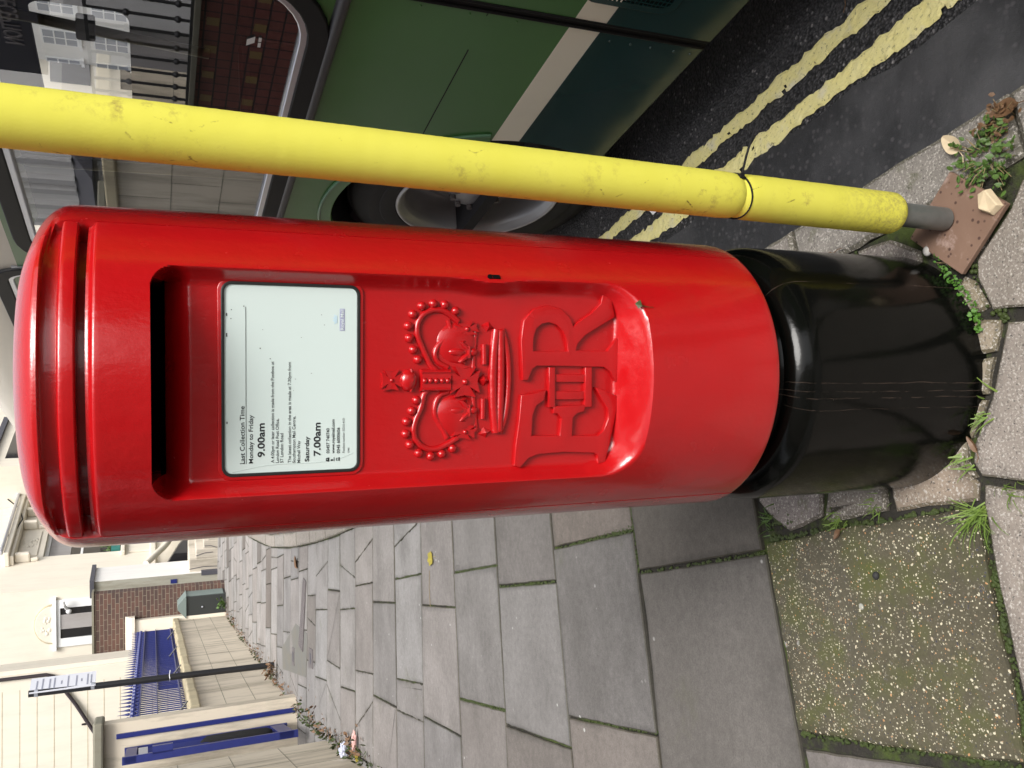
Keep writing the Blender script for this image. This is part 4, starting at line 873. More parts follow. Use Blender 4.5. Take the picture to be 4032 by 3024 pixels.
# near pier closest to the camera
P2 = thing('near_gate_pier', 'broad cream gate pier closest to the camera at the left edge', 'pier', (-3.34, 6.50, 0), R_(104.9))
P2.name = 'gate_pier'
MB().box((-2.2, 0, -.05), (0, .38, 1.70)).build('shaft', 'cream_wall', P2); MB().box((-2.25, -.05, 1.70), (.05, .43, 1.80)).build('cap', 'coping', P2, False, .015)
mb = MB()
for z in (.42, .84, 1.26): mb.box((-2.2, -.0015, z), (.0015, .3815, z+.006))
for x, z0, z1 in ((-.45,0,.42),(-1.1,0,.42),(-.8,.42,.84),(-1.5,.42,.84),(-.45,.84,1.26),(-1.1,.84,1.26),(-.8,1.26,1.7)): mb.box((x, -.0016, z0), (x+.006, .001, z1))
mb.build('render_joint', 'grime', P2)
# round-topped far pier, cabinet, white pier, brick wall
RP = thing('wall_end_pier', 'cream pier with a curved top at the far end of the railings', 'pier', (-5.16, 18.30, 0), WROT)
mb = MB(); n = 14
top = [(-.30+.78*i/n, 1.86+.13*math.sin(math.pi*i/n)) for i in range(n+1)]
MB().box((-.24, -.05, 0), (.42, .82, 1.86)).build('shaft', 'cream', RP)
vs = [(x, -.12, z) for x, z in top]+[(x, .95, z) for x, z in top]+[(x, -.12, 1.80) for x, z in top]+[(x, .95, 1.80) for x, z in top]; m1 = n+1
mb.add(vs, [(i, i+1, m1+i+1, m1+i)[::-1] for i in range(n)]+[(i, 2*m1+i, 2*m1+i+1, i+1)[::-1] for i in range(n)]+[(m1+i, m1+i+1, 3*m1+i+1, 3*m1+i)[::-1] for i in range(n)]+[(0, m1, 3*m1, 2*m1)[::-1], (n, 2*m1+n, 3*m1+n, m1+n)[::-1]]); mb.build('cap', 'cream', RP)
MB().box((.424, .30, 0), (.45, .42, 1.80)).build('edge_strip', 'blue', RP)
CB = thing('utility_cabinet', 'dark green street cabinet with a pale sloping top against the cream wall', 'cabinet', (-4.92, 18.05, 0), R_(-5))
MB().box((-.18, 0, 0), (.24, .80, .80)).build('body', 'cab', CB, False, .01); MB().box((.2405, .03, .05), (.255, .77, .80)).build('door', 'cabtop', CB)
mb = MB().add([(-.22,-.03,.80),(.28,-.03,.80),(.28,.84,.80),(-.22,.84,.80),(-.02,-.03,.97),(.08,-.03,.97),(.08,.84,.97),(-.02,.84,.97)], [(0,3,2,1),(4,5,6,7),(0,1,5,4),(1,2,6,5),(2,3,7,6),(3,0,4,7)]); mb.build('lid', 'cabtop', CB)
MB().ball((0, -.01, .48), .02, 8, 6).build('lock', 'alu', CB)
WP = thing('pale_pier', 'tall pale pier with a dark cap and a stained grey front beside the far steps', 'pier', (-4.74, 20.60, 0), R_(-9))
MB().box((-.32, 0, .37), (0, .9, 2.70)).build('shaft', 'white_wall', WP); MB().box((-.06, -.04, 0), (.04, .94, .37)).build('foot', 'slate', WP); MB().box((-.36, -.08, 2.70), (.06, .98, 2.79)).build('cap', 'slate', WP)
MB().box((-.32, -.014, 0), (-.001, -.001, 2.70)).build('stained_front', 'grime_light', WP); MB().box((-.20, -.03, .92), (-.10, -.0145, 1.06)).build('plaque', 'blue', WP)
BK = tag(MB().box((0, 0, 0), (1.52, .28, 2.58)).build('brick_wall', 'brick'), 'old red brick wall end rising behind the blue railings', 'wall'); BK.location = (-6.04, 18.36, 0)
BKc = MB().box((-.03, -.03, 2.58), (1.56, .31, 2.62)).build('coping', 'grime', BK)
# ================================================================ SIGN POST
SP = thing('sign_post', 'black street post carrying a white parking sign, in front of the cream wall', 'sign post', (-3.75, 10.06, 0), R_(0))
o = MB().tube([(0,0,-.02),(.03,.01,2.80)], .039, 20).build('post', 'blackpaint', SP); smooth_by_angle(o, 60)
sg = bpy.data.objects.new('sign_plate', None)
mb = MB(); T_ = Matrix.Rotation(R_(68), 3, 'Z'); q = lambda u, w, z: tuple(T_ @ Vector((u, w, 0))+Vector((.055, -.02, z)))
mb.add([q(-.02,0,2.09),q(.24,0,2.09),q(.24,0,2.79),q(-.02,0,2.79),q(-.02,.006,2.09),q(.24,.006,2.09),q(.24,.006,2.79),q(-.02,.006,2.79)], [(0,1,2,3),(7,6,5,4),(1,0,4,5),(2,1,5,6),(3,2,6,7),(0,3,7,4)]); sgp = mb.build('sign_plate', 'signwhite', SP)
mb = MB(); random.seed(5)
for z, w_ in ((2.72,.15),(2.66,.2),(2.585,.17),(2.535,.19),(2.46,.06),(2.39,.2),(2.30,.18),(2.245,.05),(2.18,.19),(2.14,.15)): 
    u = .11; mb.add([q(u-w_/2,-.002,z-.008),q(u+w_/2,-.002,z-.008),q(u+w_/2,-.002,z+.008),q(u-w_/2,-.002,z+.008)], [(0,1,2,3)])
mb.build('sign_lines', plain('faded_sign_print', (.26,.27,.33), .5), sgp)
for z in (2.12, 2.72): MB().lathe([(.041,z-.02),(.044,z-.018),(.044,z+.018),(.041,z+.02)], 20, (.028,.009,0)).build('clip', 'alu', SP)
MB().tube([(.012,-.04,1.26),(.05,-.02,1.265),(.10,0,1.255),(.05,.03,1.26),(.012,.04,1.26),(-.03,.0,1.26),(.012,-.04,1.26)], .005, 6).build('cable_band', 'signwhite', SP)
# ================================================================ BUILDINGS ON THE LEFT
RB_ = thing('rusticated_house', 'cream house wall with horizontal grooves and a dark bent downpipe at the left', 'house', (-5.50, 17.0, 0), R_(5))
H = 7.5
MB().box((-9, -.02, 0), (-.08, .7, H)).build('wall', 'cream', RB_); MB().box((-.0799, .04, 0), (.0, .7, H)).build('return_wall', 'cream', RB_)
mb = MB()
for k in range(14): z = 1.19+k*.285; mb.box((-9, -.0225, z), (-.36, -.0195, z+.011))
mb.build('grooves', 'coping', RB_)
o = MB().tube([(-.10,-.06,7.4),(-.13,-.06,3.32),(-.17,-.06,3.20),(-.75,-.07,2.82),(-1.36,-.09,2.48),(-1.46,-.09,2.36),(-1.46,-.09,.1)], .033, 10).build('downpipe', 'pipe', RB_); smooth_by_angle(o, 60)
for x, z in ((-.20, 3.20), (-1.14, 2.62)): MB().tube([(x,-.06,z+.10),(x-.02,.0,z-.02)], .018, 6).build('pipe_bracket', 'pipe', RB_)
# ornate house: a plain side facing us, an ornamented front turning away to the right
OH = thing('ornate_house', 'tall cream stucco house with an arched niche window and moulded front', 'house', (-5.56, 24.0, 0), 0)
MB().box((-2.3, 0, 0), (0, 9, 9.5)).build('side_wall', 'cream', OH); MB().box((-4.6, .12, 0), (-2.3, 9, 9.5)).build('side_wall', 'cream', OH)
D18 = R_(90-18)
fr = MB().box((.0, -.35, 0), (6.4, 8, 9.5)).mesh('front_wall'); 
def onfront(me): me.transform(Matrix.Rotation(D18, 4, 'Z')); return me
def fb(name, m, a, c, par=None, bev=0):   # box on the ornate front: x along, y depth out of the wall (negative is proud), z
    mb = MB().box((a[0], a[1], a[2]), (c[0], c[1], c[2])); o = link(name, onfront(mb.mesh(name)), m, par or OH)
    if bev: b_ = o.modifiers.new('bevel','BEVEL'); b_.width = bev; b_.segments = 2
    return o
fb('front_wall', 'cream', (.02, 0, 0), (1.78, 4, 9.5)); fb('front_wall', 'cream', (1.78, 0, 4.27), (3.6, 4, 9.5)); fb('front_wall', 'cream', (1.78, 0, 0), (3.6, 4, 2.30)); fb('front_wall', 'cream', (3.6, 0, 0), (5.0, 4, 9.5)); fb('front_wall', 'cream', (5.0, -1.4, 3.0), (9.0, 4, 9.5)); fb('front_wall', 'cream', (5.0, 1.0, 0), (9.0, 4, 3.0))
w_ = fb('window', 'pane', (1.78, .22, 2.30), (3.6, .26, 4.27)); fb('glazing_bar', 'white', (1.78, .18, 3.30), (3.6, .219, 3.36), w_); fb('window_head', 'white', (1.78, .16, 4.17), (3.6, .2195, 4.268), w_); fb('blind', 'greyblind' if 'greyblind' in MT else 'grey_wall', (1.9, .20, 3.62), (3.6, .218, 4.165), w_)
pl_ = fb('planter', 'planter', (1.83, -.06, 2.32), (3.55, .16, 2.55)); lfm = MB(); random.seed(21)
for k in range(70): x, z = random.uniform(1.85,3.5), 2.55+abs(random.gauss(0,.07)); y = random.uniform(-.05,.14); a = random.uniform(0,6.3); lfm.add([(x,y,z),(x+.05*math.cos(a),y+.05*math.sin(a),z+.03),(x+.02,y,z+.07)], [(0,1,2)])
link('planter_foliage', onfront(lfm.mesh('planter_foliage')), 'weed', OH)
fb('cornice', 'cream', (1.35, -.42, 5.02), (9.0, 0, 5.16), None, .03); fb('cornice', 'cream', (1.40, -.30, 4.93), (9.0, -.001, 5.019), None, .02); fb('gutter', 'alu', (1.35, -.50, 5.17), (9.0, -.36, 5.25), None, .03)
for x in (1.52, 3.45, 4.3): fb('corbel', 'cream', (x, -.28, 4.55), (x+.14, -.001, 4.92), None, .04); fb('corbel_drop', 'cream', (x+.02, -.12, 4.36), (x+.12, -.001, 4.549), None, .03)
p_ = fb('relief_panel', 'cream', (1.85, -.03, 4.42), (3.3, -.001, 4.90), None, .01); mb = MB(); random.seed(9)
for k in range(26): mb.ball((2.3+.5*random.random()+.02, -.035, 4.5+.34*random.random()), random.uniform(.02,.045), 8, 6, (1.4,.5,1))
link('relief_scroll', onfront(mb.mesh('relief_scroll')), 'cream', p_, True)
fb('sill', 'cream', (1.5, -.14, 2.18), (3.7, -.001, 2.29), None, .02); fb('apron', 'cream', (1.62, -.05, 1.5), (3.6, -.001, 2.08), None, .02); fb('plinth_band', 'cream', (.02, -.09, 1.36), (5.0, -.001, 1.52), None, .03)
fb('front_window', 'pane', (5.6, -1.405, 3.6), (8.2, -1.4, 5.6)); fb('eave_band', 'slate', (5.0, -1.5, 5.9), (9.0, -1.39, 6.05))  # dark pane, and a slate-grey strip along the eave
# arched niche window in the side
mb = MB(); cx, cz = -6.48+5.56, 3.88
arcp = [(cx+.50*math.cos(R_(a)), cz+.42*math.sin(R_(a))) for a in range(0, 181, 12)]
nm = curve_mesh([arcp], .03, .02); facing(nm, -.01); link('niche', nm, 'coping', OH)
nm = curve_mesh([[(cx+(x-cx)*.94, cz+.01+(z-cz)*.93) for x, z in arcp]], .02, .012); facing(nm, -.035); link('niche_shell', nm, 'cream', OH, True)
mb = MB()
for k in range(14): mb.ball((cx+random.uniform(-.28,.28), -.06, cz+random.uniform(.06,.26)), random.uniform(.02,.05), 8, 6, (1.3,.5,1))
mb.build('niche_relief', 'cream', OH, True)
w_ = MB().box((cx-.70, -.10, 3.79), (cx+.70, -.001, 3.88)).build('window', 'white', OH); w_.name = 'side_window'
MB().box((cx-.62, -.05, 3.70), (cx+.62, -.0012, 3.789)).box((cx-.62, -.05, 2.5), (cx-.40, -.0012, 3.70)).box((cx+.40, -.05, 2.5), (cx+.62, -.0012, 3.70)).build('window_frame', 'white', w_); MB().box((cx-.40, -.012, 2.5), (cx+.40, -.0013, 3.70)).build('window_pane', 'pane', w_); MB().box((cx-.16, -.03, 2.5), (cx+.22, -.0125, 3.70)).build('curtain', 'grey_wall', w_)
mb = MB().tube([(-.55,-.05,3.55),(-.40,-.22,3.60),(-.30,-.24,3.62)], .04, 8); mb.ball((-.62,-.04,3.5), .07, 8, 6); mb.build('floodlight', 'white', OH)
# steps and sweeping handrail wall at the ornate house
ST = thing('entrance_steps', 'cracked pale stone steps with a black-painted shadow gap and a sweeping cream handrail wall', 'steps', (-5.56, 24.0, 0), D18)
for k, (y0, y1, z1) in enumerate(((1.2,2.165,.64),(2.166,2.43,.49),(2.431,2.64,.32),(2.641,2.95,.22),(2.951,3.25,.10))): MB().box((-2.9+.002*k, -y1, -.05), (-1.9, -y0, z1)).build('step', 'step_stone', ST, False, .02)
mb = MB()
for (y0, z0), (y1, z1) in (((1.9,.64),(1.93,.0)),((2.25,.49),(2.32,.1)),((2.5,.3),(2.44,.02))): mb.tube([(-2.903,-y0,z0),(-2.904,-(y0+y1)/2-.03,(z0+z1)/2),(-2.903,-y1,z1)], .008, 5)
mb.build('crack', 'slate', ST)
MB().add([(-1.89,-1.2,.0),(-1.89,-3.2,0),(-1.89,-2.78,.26),(-1.89,-2.0,.86),(-1.89,-1.2,1.3),(-1.80,-1.2,.0),(-1.80,-3.2,0),(-1.80,-2.78,.26),(-1.80,-2.0,.86),(-1.80,-1.2,1.3)], [(0,1,2,3,4),(9,8,7,6,5),(1,6,7,2),(2,7,8,3),(3,8,9,4)]).build('shadow_gap_sheet', 'pane', ST)  # black backing sheet stands in for the dark shadow gap above the treads
hp = chaikin([(.35,1.62),(.75,1.42),(1.35,1.08),(1.9,.93),(3.2,.85)], 3); o = MB().tube([(x,-.32,z) for x, z in hp], .09, 10).build('handrail', 'cream', ST); smooth_by_angle(o, 60)
# cable hung on the ornate house
g0 = lambda x, z: tuple(Vector((-5.56, 24, 0))+Matrix.Rotation(D18, 3, 'Z') @ Vector((x, -.30, z)))
tag(MB().tube([g0(5.0,5.5), g0(4.3,5.1), g0(3.6,4.95), g0(2.9,5.05), g0(2.5,5.25)], .02, 6).build('slung_cable', 'rubber'), 'dark cable drooping across the moulded cream house front', 'cable')
# ================================================================ WHAT THE BUS WINDOW MIRRORS AND SHOWS THROUGH
TW = thing('tiled_wall', 'brown tiled forecourt wall with scattered yellow tiles, mirrored in the bus window', 'wall', tuple(W(1.2, -1.52, 0)), ROTS)
MB().box((0, 0, -.05), (3.95, .22, 1.13)).build('wall_panel', 'tiles', TW); MB().box((-.03, -.03, 1.13), (3.98, .25, 1.165)).build('coping', 'grime', TW)
mb = MB()
for i in range(20):
    for j in range(4):
        x = .15+.30*i+.1*(j%2)*0; z = .153+.3*j-.05
        if x < 3.9 and z < 1.08: mb.box((x+.005, -.0025, z+.005), (x+.085, .001, z+.085))
yt = plain('ochre_tile', (.20, .13, .045), .6); mb.build('ochre_tiles', yt, TW)
TR_ = thing('forecourt_railing', 'black knobbed iron railing above the tiled wall, mirrored in the bus window', 'railing', tuple(W(1.2, -1.41, 1.165)), ROTS)
MB().box((0, -.012, .01), (3.9, .012, .03)).box((0, -.012, .62), (3.9, .012, .64)).build('rail', 'blackpaint', TR_)
bm_ = MB().tube([(0,0,.02),(0,0,.63)], .010, 8); bm_.ball((0,0,.10), .022, 8, 6); bm_.ball((0,0,.40), .022, 8, 6); mm_ = bm_.mesh('baluster'); mm_.materials.append(MT['blackpaint'])
for i in range(26): o = bpy.data.objects.new('baluster', mm_); COL.objects.link(o); o.parent = TR_; o.location = (.08+.15*i, 0, 0)
HT = thing('hotel_front', 'dark hotel entrance front with a lettered fascia, mirrored in the bus window', 'building', tuple(W(.2, -3.2, 0)), ROTS)
MB().box((0, 1.6, 0), (6.9, 2.0, 11)).build('wall', 'grey_wall', HT); MB().box((0, -.1, 2.35), (6.9, 1.6, 3.3)).build('fascia', 'navy', HT)
me = facing(text_mesh("RECEPTION", .70, .004, .01, .16), -.105); me.transform(Matrix.Translation((5.75, 0, 2.50))); link('fascia_lettering', me, 'iron', HT)
for x in (.6, 3.4, 6.5): MB().box((x, 0, 0), (x+.3, .3, 2.349)).build('column', 'grey_wall', HT)
MB().box((1.2, 1.55, .3), (3.0, 1.599, 2.2)).box((4.0, 1.55, .1), (6.0, 1.599, 2.2)).build('window', 'pane', HT)
# white terrace across the road
WT = thing('white_terrace', 'bright white sash-windowed terrace across the road, seen through the bus window', 'building', tuple(W(20, 26, ROAD_Z)), ROTS)
MB().box((0, -9, 0), (27, 0, 9.5)).build('wall', 'white_wall', WT)
k_ = 2.131
def win(par, x, z, w, h, bars=(1, 3)):
    o = MB().box((x-.06, 0, z-.06), (x+w+.06, .05, z+h+.06)).build('window', 'white', par); MB().box((x, .03, z), (x+w, .06, z+h)).build('window_pane', 'pane_light', o)
    mb = MB()
    for i in range(1, bars[0]+1): mb.box((x+w*i/(bars[0]+1)-.025, .05, z), (x+w*i/(bars[0]+1)+.025, .075, z+h))
    for i in range(1, bars[1]): mb.box((x, .05, z+h*i/bars[1]-.03), (x+w, .074, z+h*i/bars[1]+.03))
    mb.build('glazing_bars', 'white', o); MB().box((x-.2, .0, z-.2), (x+w+.2, .15, z-.08)).build('sill', 'white', o)
MT['grey_light'] = stucco('pale_grey_render', (.52,.51,.50), dirt=.2) if 'grey_light' not in MT else MT['grey_light']
MT['pane_light'] = plain('blind_pane', (.30, .32, .36), .1)
for x in (1.5, 4.6, 7.7, 10.8, 13.9, 16.2, 18.3, 20.4, 23.0):
    for z in (.8, 2.45, 4.55, 6.9): win(WT, x, z, .95, 1.35)
GB = thing('pilastered_house', 'pale pilastered house with a dark slate awning over its window, mirrored in the bus window', 'house', tuple(W(10.6, -5, 0)), ROTS)
MB().box((0, 0, 0), (6.4, 4, 2.56)).build('lower_wall', 'grey_light', GB); MB().box((0, 0, 2.561), (6.4, 4, 8)).build('upper_wall', 'white_wall', GB)
for x in (.9, 1.62, 2.26, 2.62, 3.2, 3.75, 4.3): MB().box((x, -.10, 2.56), (x+.16, -.001, 8)).build('pilaster', 'grey_light', GB)
MB().add([(1.45,-.001,2.56),(3.35,-.001,2.56),(3.30,-.45,2.26),(1.50,-.45,2.26),(1.50,-.001,2.26),(3.30,-.001,2.26)], [(0,3,2,1),(3,4,5,2),(0,4,3),(1,2,5)]).build('awning', 'slate', GB)
bw_ = MB().box((1.70, -.06, 1.60), (2.95, -.001, 2.2)).build('window', 'white', GB); MB().box((1.76, -.075, 1.67), (2.88, -.061, 2.14)).build('window_pane', 'grey_wall', bw_); MB().box((1.87, -.09, 1.63), (2.80, -.0755, 2.00)).build('window_sash', 'white', bw_); MB().box((1.93, -.10, 1.70), (2.74, -.0905, 1.95)).build('sash_pane', plain('painted_sky_pane', (.20, .32, .46), .1, 0, .7, 4), bw_)  # blue sky reflection painted into the sash pane colour

# buildings that close the street, mostly out of frame, so that light and reflections are right
BH = thing('sky_block_terrace', 'unseen brown rendered terrace behind the camera, shaped to block light from the left', 'building', tuple(W(-23, -3.4, 0)), ROTS)
MB().box((0, 0, 0), (22, 8, 11)).build('wall', 'dull', BH)  # unseen; height, nearness and dark walls shaped to cut light from the left
for x in range(1, 21, 3):
    for z in (1, 4.2): win(BH, x, z, 1.0, 1.6) if False else MB().box((x, -.02, z), (x+1, -.001, z+1.6)).build('window', 'pane', BH)
FT = thing('far_terrace', 'cream terrace closing the far end of the street', 'building', (4, 46, 0), R_(-10))
MB().box((-9, 0, 0), (22, 6, 10)).build('wall', 'cream', FT)
for x in range(-8, 21, 3):
    for z in (1.0, 4.0, 7.0): MB().box((x, -.03, z), (x+1.1, -.001, z+1.7)).build('window', 'pane', FT)
# ================================================================ SMALL THINGS ON THE GROUND
random.seed(31)
def leaf_blade(mb, c, L, w, az, el, bend=.3):
    d = Vector((math.cos(az)*math.cos(el), math.sin(az)*math.cos(el), math.sin(el))); sd_ = Vector((-math.sin(az), math.cos(az), 0))
    up = d.cross(sd_)*-1; c = Vector(c)
    p = [c, c+d*L*.3+sd_*w*.45, c+d*L*.7+sd_*w*.4-up*L*bend*.2, c+d*L-up*L*bend*.5, c+d*L*.7-sd_*w*.4-up*L*bend*.2, c+d*L*.3-sd_*w*.45, c+d*L*.5-up*L*bend*.02+Vector((0,0,w*.12))]
    mb.add(p, [(0,1,6),(1,2,6),(2,3,6),(3,4,6),(4,5,6),(5,0,6)])
def weed(name, label, c, r, n, m='weed', L=(.008,.02), zmax=.03, cat='weed', extra=None, group=None):
    t = thing(name, label, cat, c, 0, group); mb = MB(); sm = MB()
    for k in range(max(3, n//6)):
        a = random.uniform(0, 6.28); q = r*math.sqrt(random.random()); h = random.uniform(.3, 1)*zmax; base = Vector((q*.3*math.cos(a), q*.3*math.sin(a), 0)); tip = Vector((q*math.cos(a), q*math.sin(a), h)); sm.tube([base, (base+tip)/2+Vector((0,0,h*.3)), tip], [.0012,.001,.0006], 4)
        for j in range(6):
            f = random.uniform(.35, 1); p = base+(tip-base)*f+Vector((random.gauss(0,.006), random.gauss(0,.006), random.uniform(0,.006))); l = random.uniform(*L); leaf_blade(mb, p, l, l*random.uniform(.5,.8), random.uniform(0,6.28), random.uniform(-.2,.9))
    mb.build('leaves', m, t); sm.build('stems', 'stem', t); return t
def tuft(label, c, n, L, spread=.9, lean=0, m='grass', group=None):
    mb = MB()
    for k in range(n):
        az = lean+random.gauss(0, spread); el = random.uniform(.25, 1.25); l = L*random.uniform(.45, 1.1); w = random.uniform(.0012,.0026); p = Vector((random.gauss(0,.012), random.gauss(0,.012), 0)); pts = []; d = Vector((math.cos(az),math.sin(az),0)); sd_ = Vector((-d.y, d.x, 0))
        for i in range(6): f = i/5; e = el-1.1*f*f; pts.append((p, w*(1-f*.85))); p = p+(d*math.cos(e)+Vector((0,0,math.sin(e))))*l/5; p.z = max(p.z, .003)
        vs = [v for q, ww in pts for v in (q+sd_*ww, q-sd_*ww)]; mb.add(vs, [(2*i,2*i+1,2*i+3,2*i+2) for i in range(5)])
    o = mb.build('grass_tuft', m); o.location = c; tag(o, label, 'grass', group); return o
# weeds beside the brown board
weed('weed_plant', 'big leafy weed growing in the gap above the brown board', (.400,-.258,-.005), .075, 260, 'weed', (.007,.016), .032)
weed('weed_plant', 'dry reddish weed against the kerb stone at the right edge', (.462,-.292,-.005), .05, 60, 'deadleaf', (.006,.016), .05)
t = weed('weed_plant', 'low bright green seedlings between the black foot and the brown board', (.215,-.165,-.004), .02, 26, 'bright', (.005,.010), .012)
mb = MB()
for k in range(120):
    f = random.random(); a = R_(52-34*f); r_ = .254+random.uniform(-.006, .016)*(1-.3*f); l = random.uniform(.005,.0105); leaf_blade(mb, (r_*math.sin(a), -r_*math.cos(a), random.uniform(.0,.010)), l, l*.75, random.uniform(0,6.28), random.uniform(0,.9))
stuff(mb.build('clover_fringe', 'bright'), 'fringe of tiny bright green leaves round the right of the black foot', 'ground cover')
tuft('long bright grass tuft at the corner of the pebbly slab', (-.262,-.238,-.004), 48, .082, .9, 2.6)
tuft('thin grass spilling along the joint at the right of the photo', (-.222,-.300,-.004), 18, .05, .6, -1.8)
tuft('small grass sprig against the front of the black foot', (-.075,-.250,-.004), 16, .055, .9, 1.8)
tuft('sparse grass sprig at the left front of the black foot', (-.160,-.212,-.004), 12, .05, .7, 2.2)
tuft('short weeds in the joint left of the black foot', (-.285,.01,-.004), 22, .034, 1.4, 2.9)
tuft('weedy grass in the dark corner gap by the mossy sett', (-.372,.372,-.006), 30, .038, 3, 2.9, 'weed')
tuft('fine grass along the joint of the pebbly slab', (-.33,.13,-.004), 30, .035, 1.3, 2.9)
# moss cushions in the joints
mb = MB()
def mossline(a, b_, w, n, h=.010):
    n = int(n*1.9)
    a, b_ = Vector(a), Vector(b_)
    for k in range(n):
        f = random.random(); p = a+(b_-a)*f; p += Vector((random.gauss(0,w), random.gauss(0,w))); r_ = random.uniform(.002,.0045); mb.ball((p.x, p.y, -.0055), r_, 6, 4, (1.3,1.3,random.uniform(.6,1.1)))
mossline((-.425,.372),(-.26,-.20),.003,80); mossline((-.27,-.24),(-.70,-.342),.004,110); mossline((-.71,-.33),(-.872,.25),.004,90)
mossline((-.504,1.036),(-.686,1.614),.005,160); mossline((-.64,.99),(-.46,.385),.002,40); mossline((-.432,1.05),(-.64,1.0),.002,40)
mossline((-1.115,.889),(-1.296,1.478),.003,70); mossline((-.80,1.60),(-.96,2.2),.003,60); mossline((-1.022,2.817),(-.87,2.239),.006,160); mossline((-1.656,2.749),(-1.495,2.138),.006,150); mossline((-1.302,3.99),(-1.173,3.44),.006,90); mossline((.10,-.285),(.205,-.225),.006,60)
mossline((-1.0,4.6),(-2.2,4.62),.006,60); mossline((-.37,.36),(-.36,.28),.012,60); mossline((.19,.05),(.27,.08),.006,40); mossline((.05,.28),(.22,.28),.006,30)
for k in range(11): s = 4.7+k*.75; p, q_ = W(s, kerb_back(s)-.03), W(s+.75, kerb_back(s+.75)-.03); mossline(p.to_2d(), q_.to_2d(), .02, 55)
stuff(mb.build('moss', 'moss'), 'green moss cushions in the paving joints', 'moss')
# fallen leaves
def flat_leaf(name, label, c, L, w, az, m, lobes=0, cat='leaf', curl=.25):
    mb = MB(); n = 18; pts = []
    for i in range(n):
        a = 2*math.pi*i/n; r_ = 1 if not lobes else (.62+.38*abs(math.cos(a*lobes/2)))
        pts.append((L/2*math.cos(a)*r_, w/2*math.sin(a)*r_*(1-.35*math.cos(a))))
    zz = lambda x, y: .004+curl*abs(y)*.6+curl*.3*max(0, x)
    mb.add([(x, y, zz(x,y)) for x, y in pts]+[(0,0,.003)], [(i,(i+1)%n,n) for i in range(n)]); mb.tube([(-L/2*.6,0,.004),(-L*.75,.004,.003),(-L*.95,.012,.004)], .0009, 5)
    o = mb.build(name, m); o.location = c; o.rotation_euler = (0,0,az); return tag(o, label, cat)
flat_leaf('fallen_leaf', 'yellow lobed leaf lying on a flag in the middle of the pavement', (-1.03,3.22,.002), .105, .085, 2.0, 'yleaf', 5)
lf2 = MB().tube([(-1.10,3.24,.006),(-1.20,3.25,.005),(-1.30,3.23,.005)], .0015, 5).build('leaf_stalk', 'stem'); lf2.parent = bpy.data.objects['fallen_leaf']; lf2.matrix_parent_inverse = Matrix.LocRotScale(bpy.data.objects['fallen_leaf'].location, bpy.data.objects['fallen_leaf'].rotation_euler, None).inverted()
flat_leaf('fallen_leaf', 'curled brown leaf near the iron grating', (-2.01,8.05,.002), .14, .10, .4, 'deadleaf', 0, 'leaf', .8)
flat_leaf('fallen_leaf', 'slim tan leaf on the kerb between foam post and black foot', (.255,.155,.006), .062, .022, 2.2, 'deadleaf')
flat_leaf('fallen_leaf', 'pale tan leaf caught in the weeds on the kerb', (.440,-.190,.012), .05, .030, .8, 'chip', 0, 'leaf', .6)
flat_leaf('fallen_leaf', 'reddish dead leaf in the corner behind the pavement slab', (.475,-.30,.01), .05, .03, 1.8, 'deadleaf', 0, 'leaf', .7)
flat_leaf('fallen_leaf', 'small dry brown leaf by the left front of the black foot', (-.135,-.232,.006), .035, .013, .6, 'deadleaf', 0, 'leaf', .8)
flat_leaf('fallen_leaf', 'tiny brown leaf at the mossy edge of the pebbly slab', (-.365,.115,.006), .028, .014, 2.6, 'deadleaf', 0, 'leaf', .8)
flat_leaf('fallen_leaf', 'brown leaf lying on the road beside the yellow lines', tuple(W(-.04,.96,ROAD_Z+.006)), .07, .035, .2, 'deadleaf', 0, 'leaf', .5)
# chip on the board, pebbles, litter
ch = MB().add([(0,0,0),(.045,.006,0),(.052,.03,0),(.02,.042,0),(-.004,.026,0),(.004,.004,.014),(.043,.01,.016),(.046,.027,.013),(.02,.036,.017),(.002,.024,.012)], [(4,3,2,1,0),(5,6,7,8,9),(0,1,6,5),(1,2,7,6),(2,3,8,7),(3,4,9,8),(4,0,5,9)]).build('chip', 'chip', None, False, .002); ch.location = (.302,-.300,.0135); ch.rotation_euler = (0,0,.5); tag(ch, 'cream wedge of stone lying on the brown board', 'stone chip')
for (x, y, r_, l, m) in ((.243,-.128,.010,'white pebble beside the brown board and black foot','pebble'), (-.435,.005,.0085,'dark wet pebble on the pebbly slab','tyre')):
    o = MB().ball((0,0,0), r_, 10, 7, (1.1,.9,.8)).build('pebble', m, None, True); o.location = (x,y,r_*.6+.003); tag(o, l, 'pebble')
o = MB().add([(0,0,.002),(.06,.015,.012),(.075,.05,.006),(.02,.06,.015),(-.012,.03,.005)], [(0,1,2,3,4)]).build('paper_scrap', 'white'); o.location = W(.86,.80,ROAD_Z+.004); tag(o, 'torn white paper scrap on the road by the tyre', 'litter')
def crumple(name, label, c, size, m, seed):
    random.seed(seed); mb = MB(); mb.ball((0,0,0), 1, 14, 9)
    mb.v = [tuple(Vector(v)*random.uniform(.65,1.1)) for v in mb.v]; o = mb.build(name, m); o.scale = size; o.location = c; return tag(o, label, 'litter')
crumple('wrapper', 'crumpled pale blue and white wrapper at the foot of the near pier', (-2.99,5.42,.05), (.07,.05,.04), 'wrap', 2); crumple('wrapper', 'pink crumpled wrapper beside the near pier', (-2.80,5.13,.03), (.085,.03,.02), 'pink', 3); crumple('wrapper', 'small yellow wrapper beside the pink wrapper', (-2.90,5.06,.025), (.04,.025,.015), 'yleaf', 4)
random.seed(77)
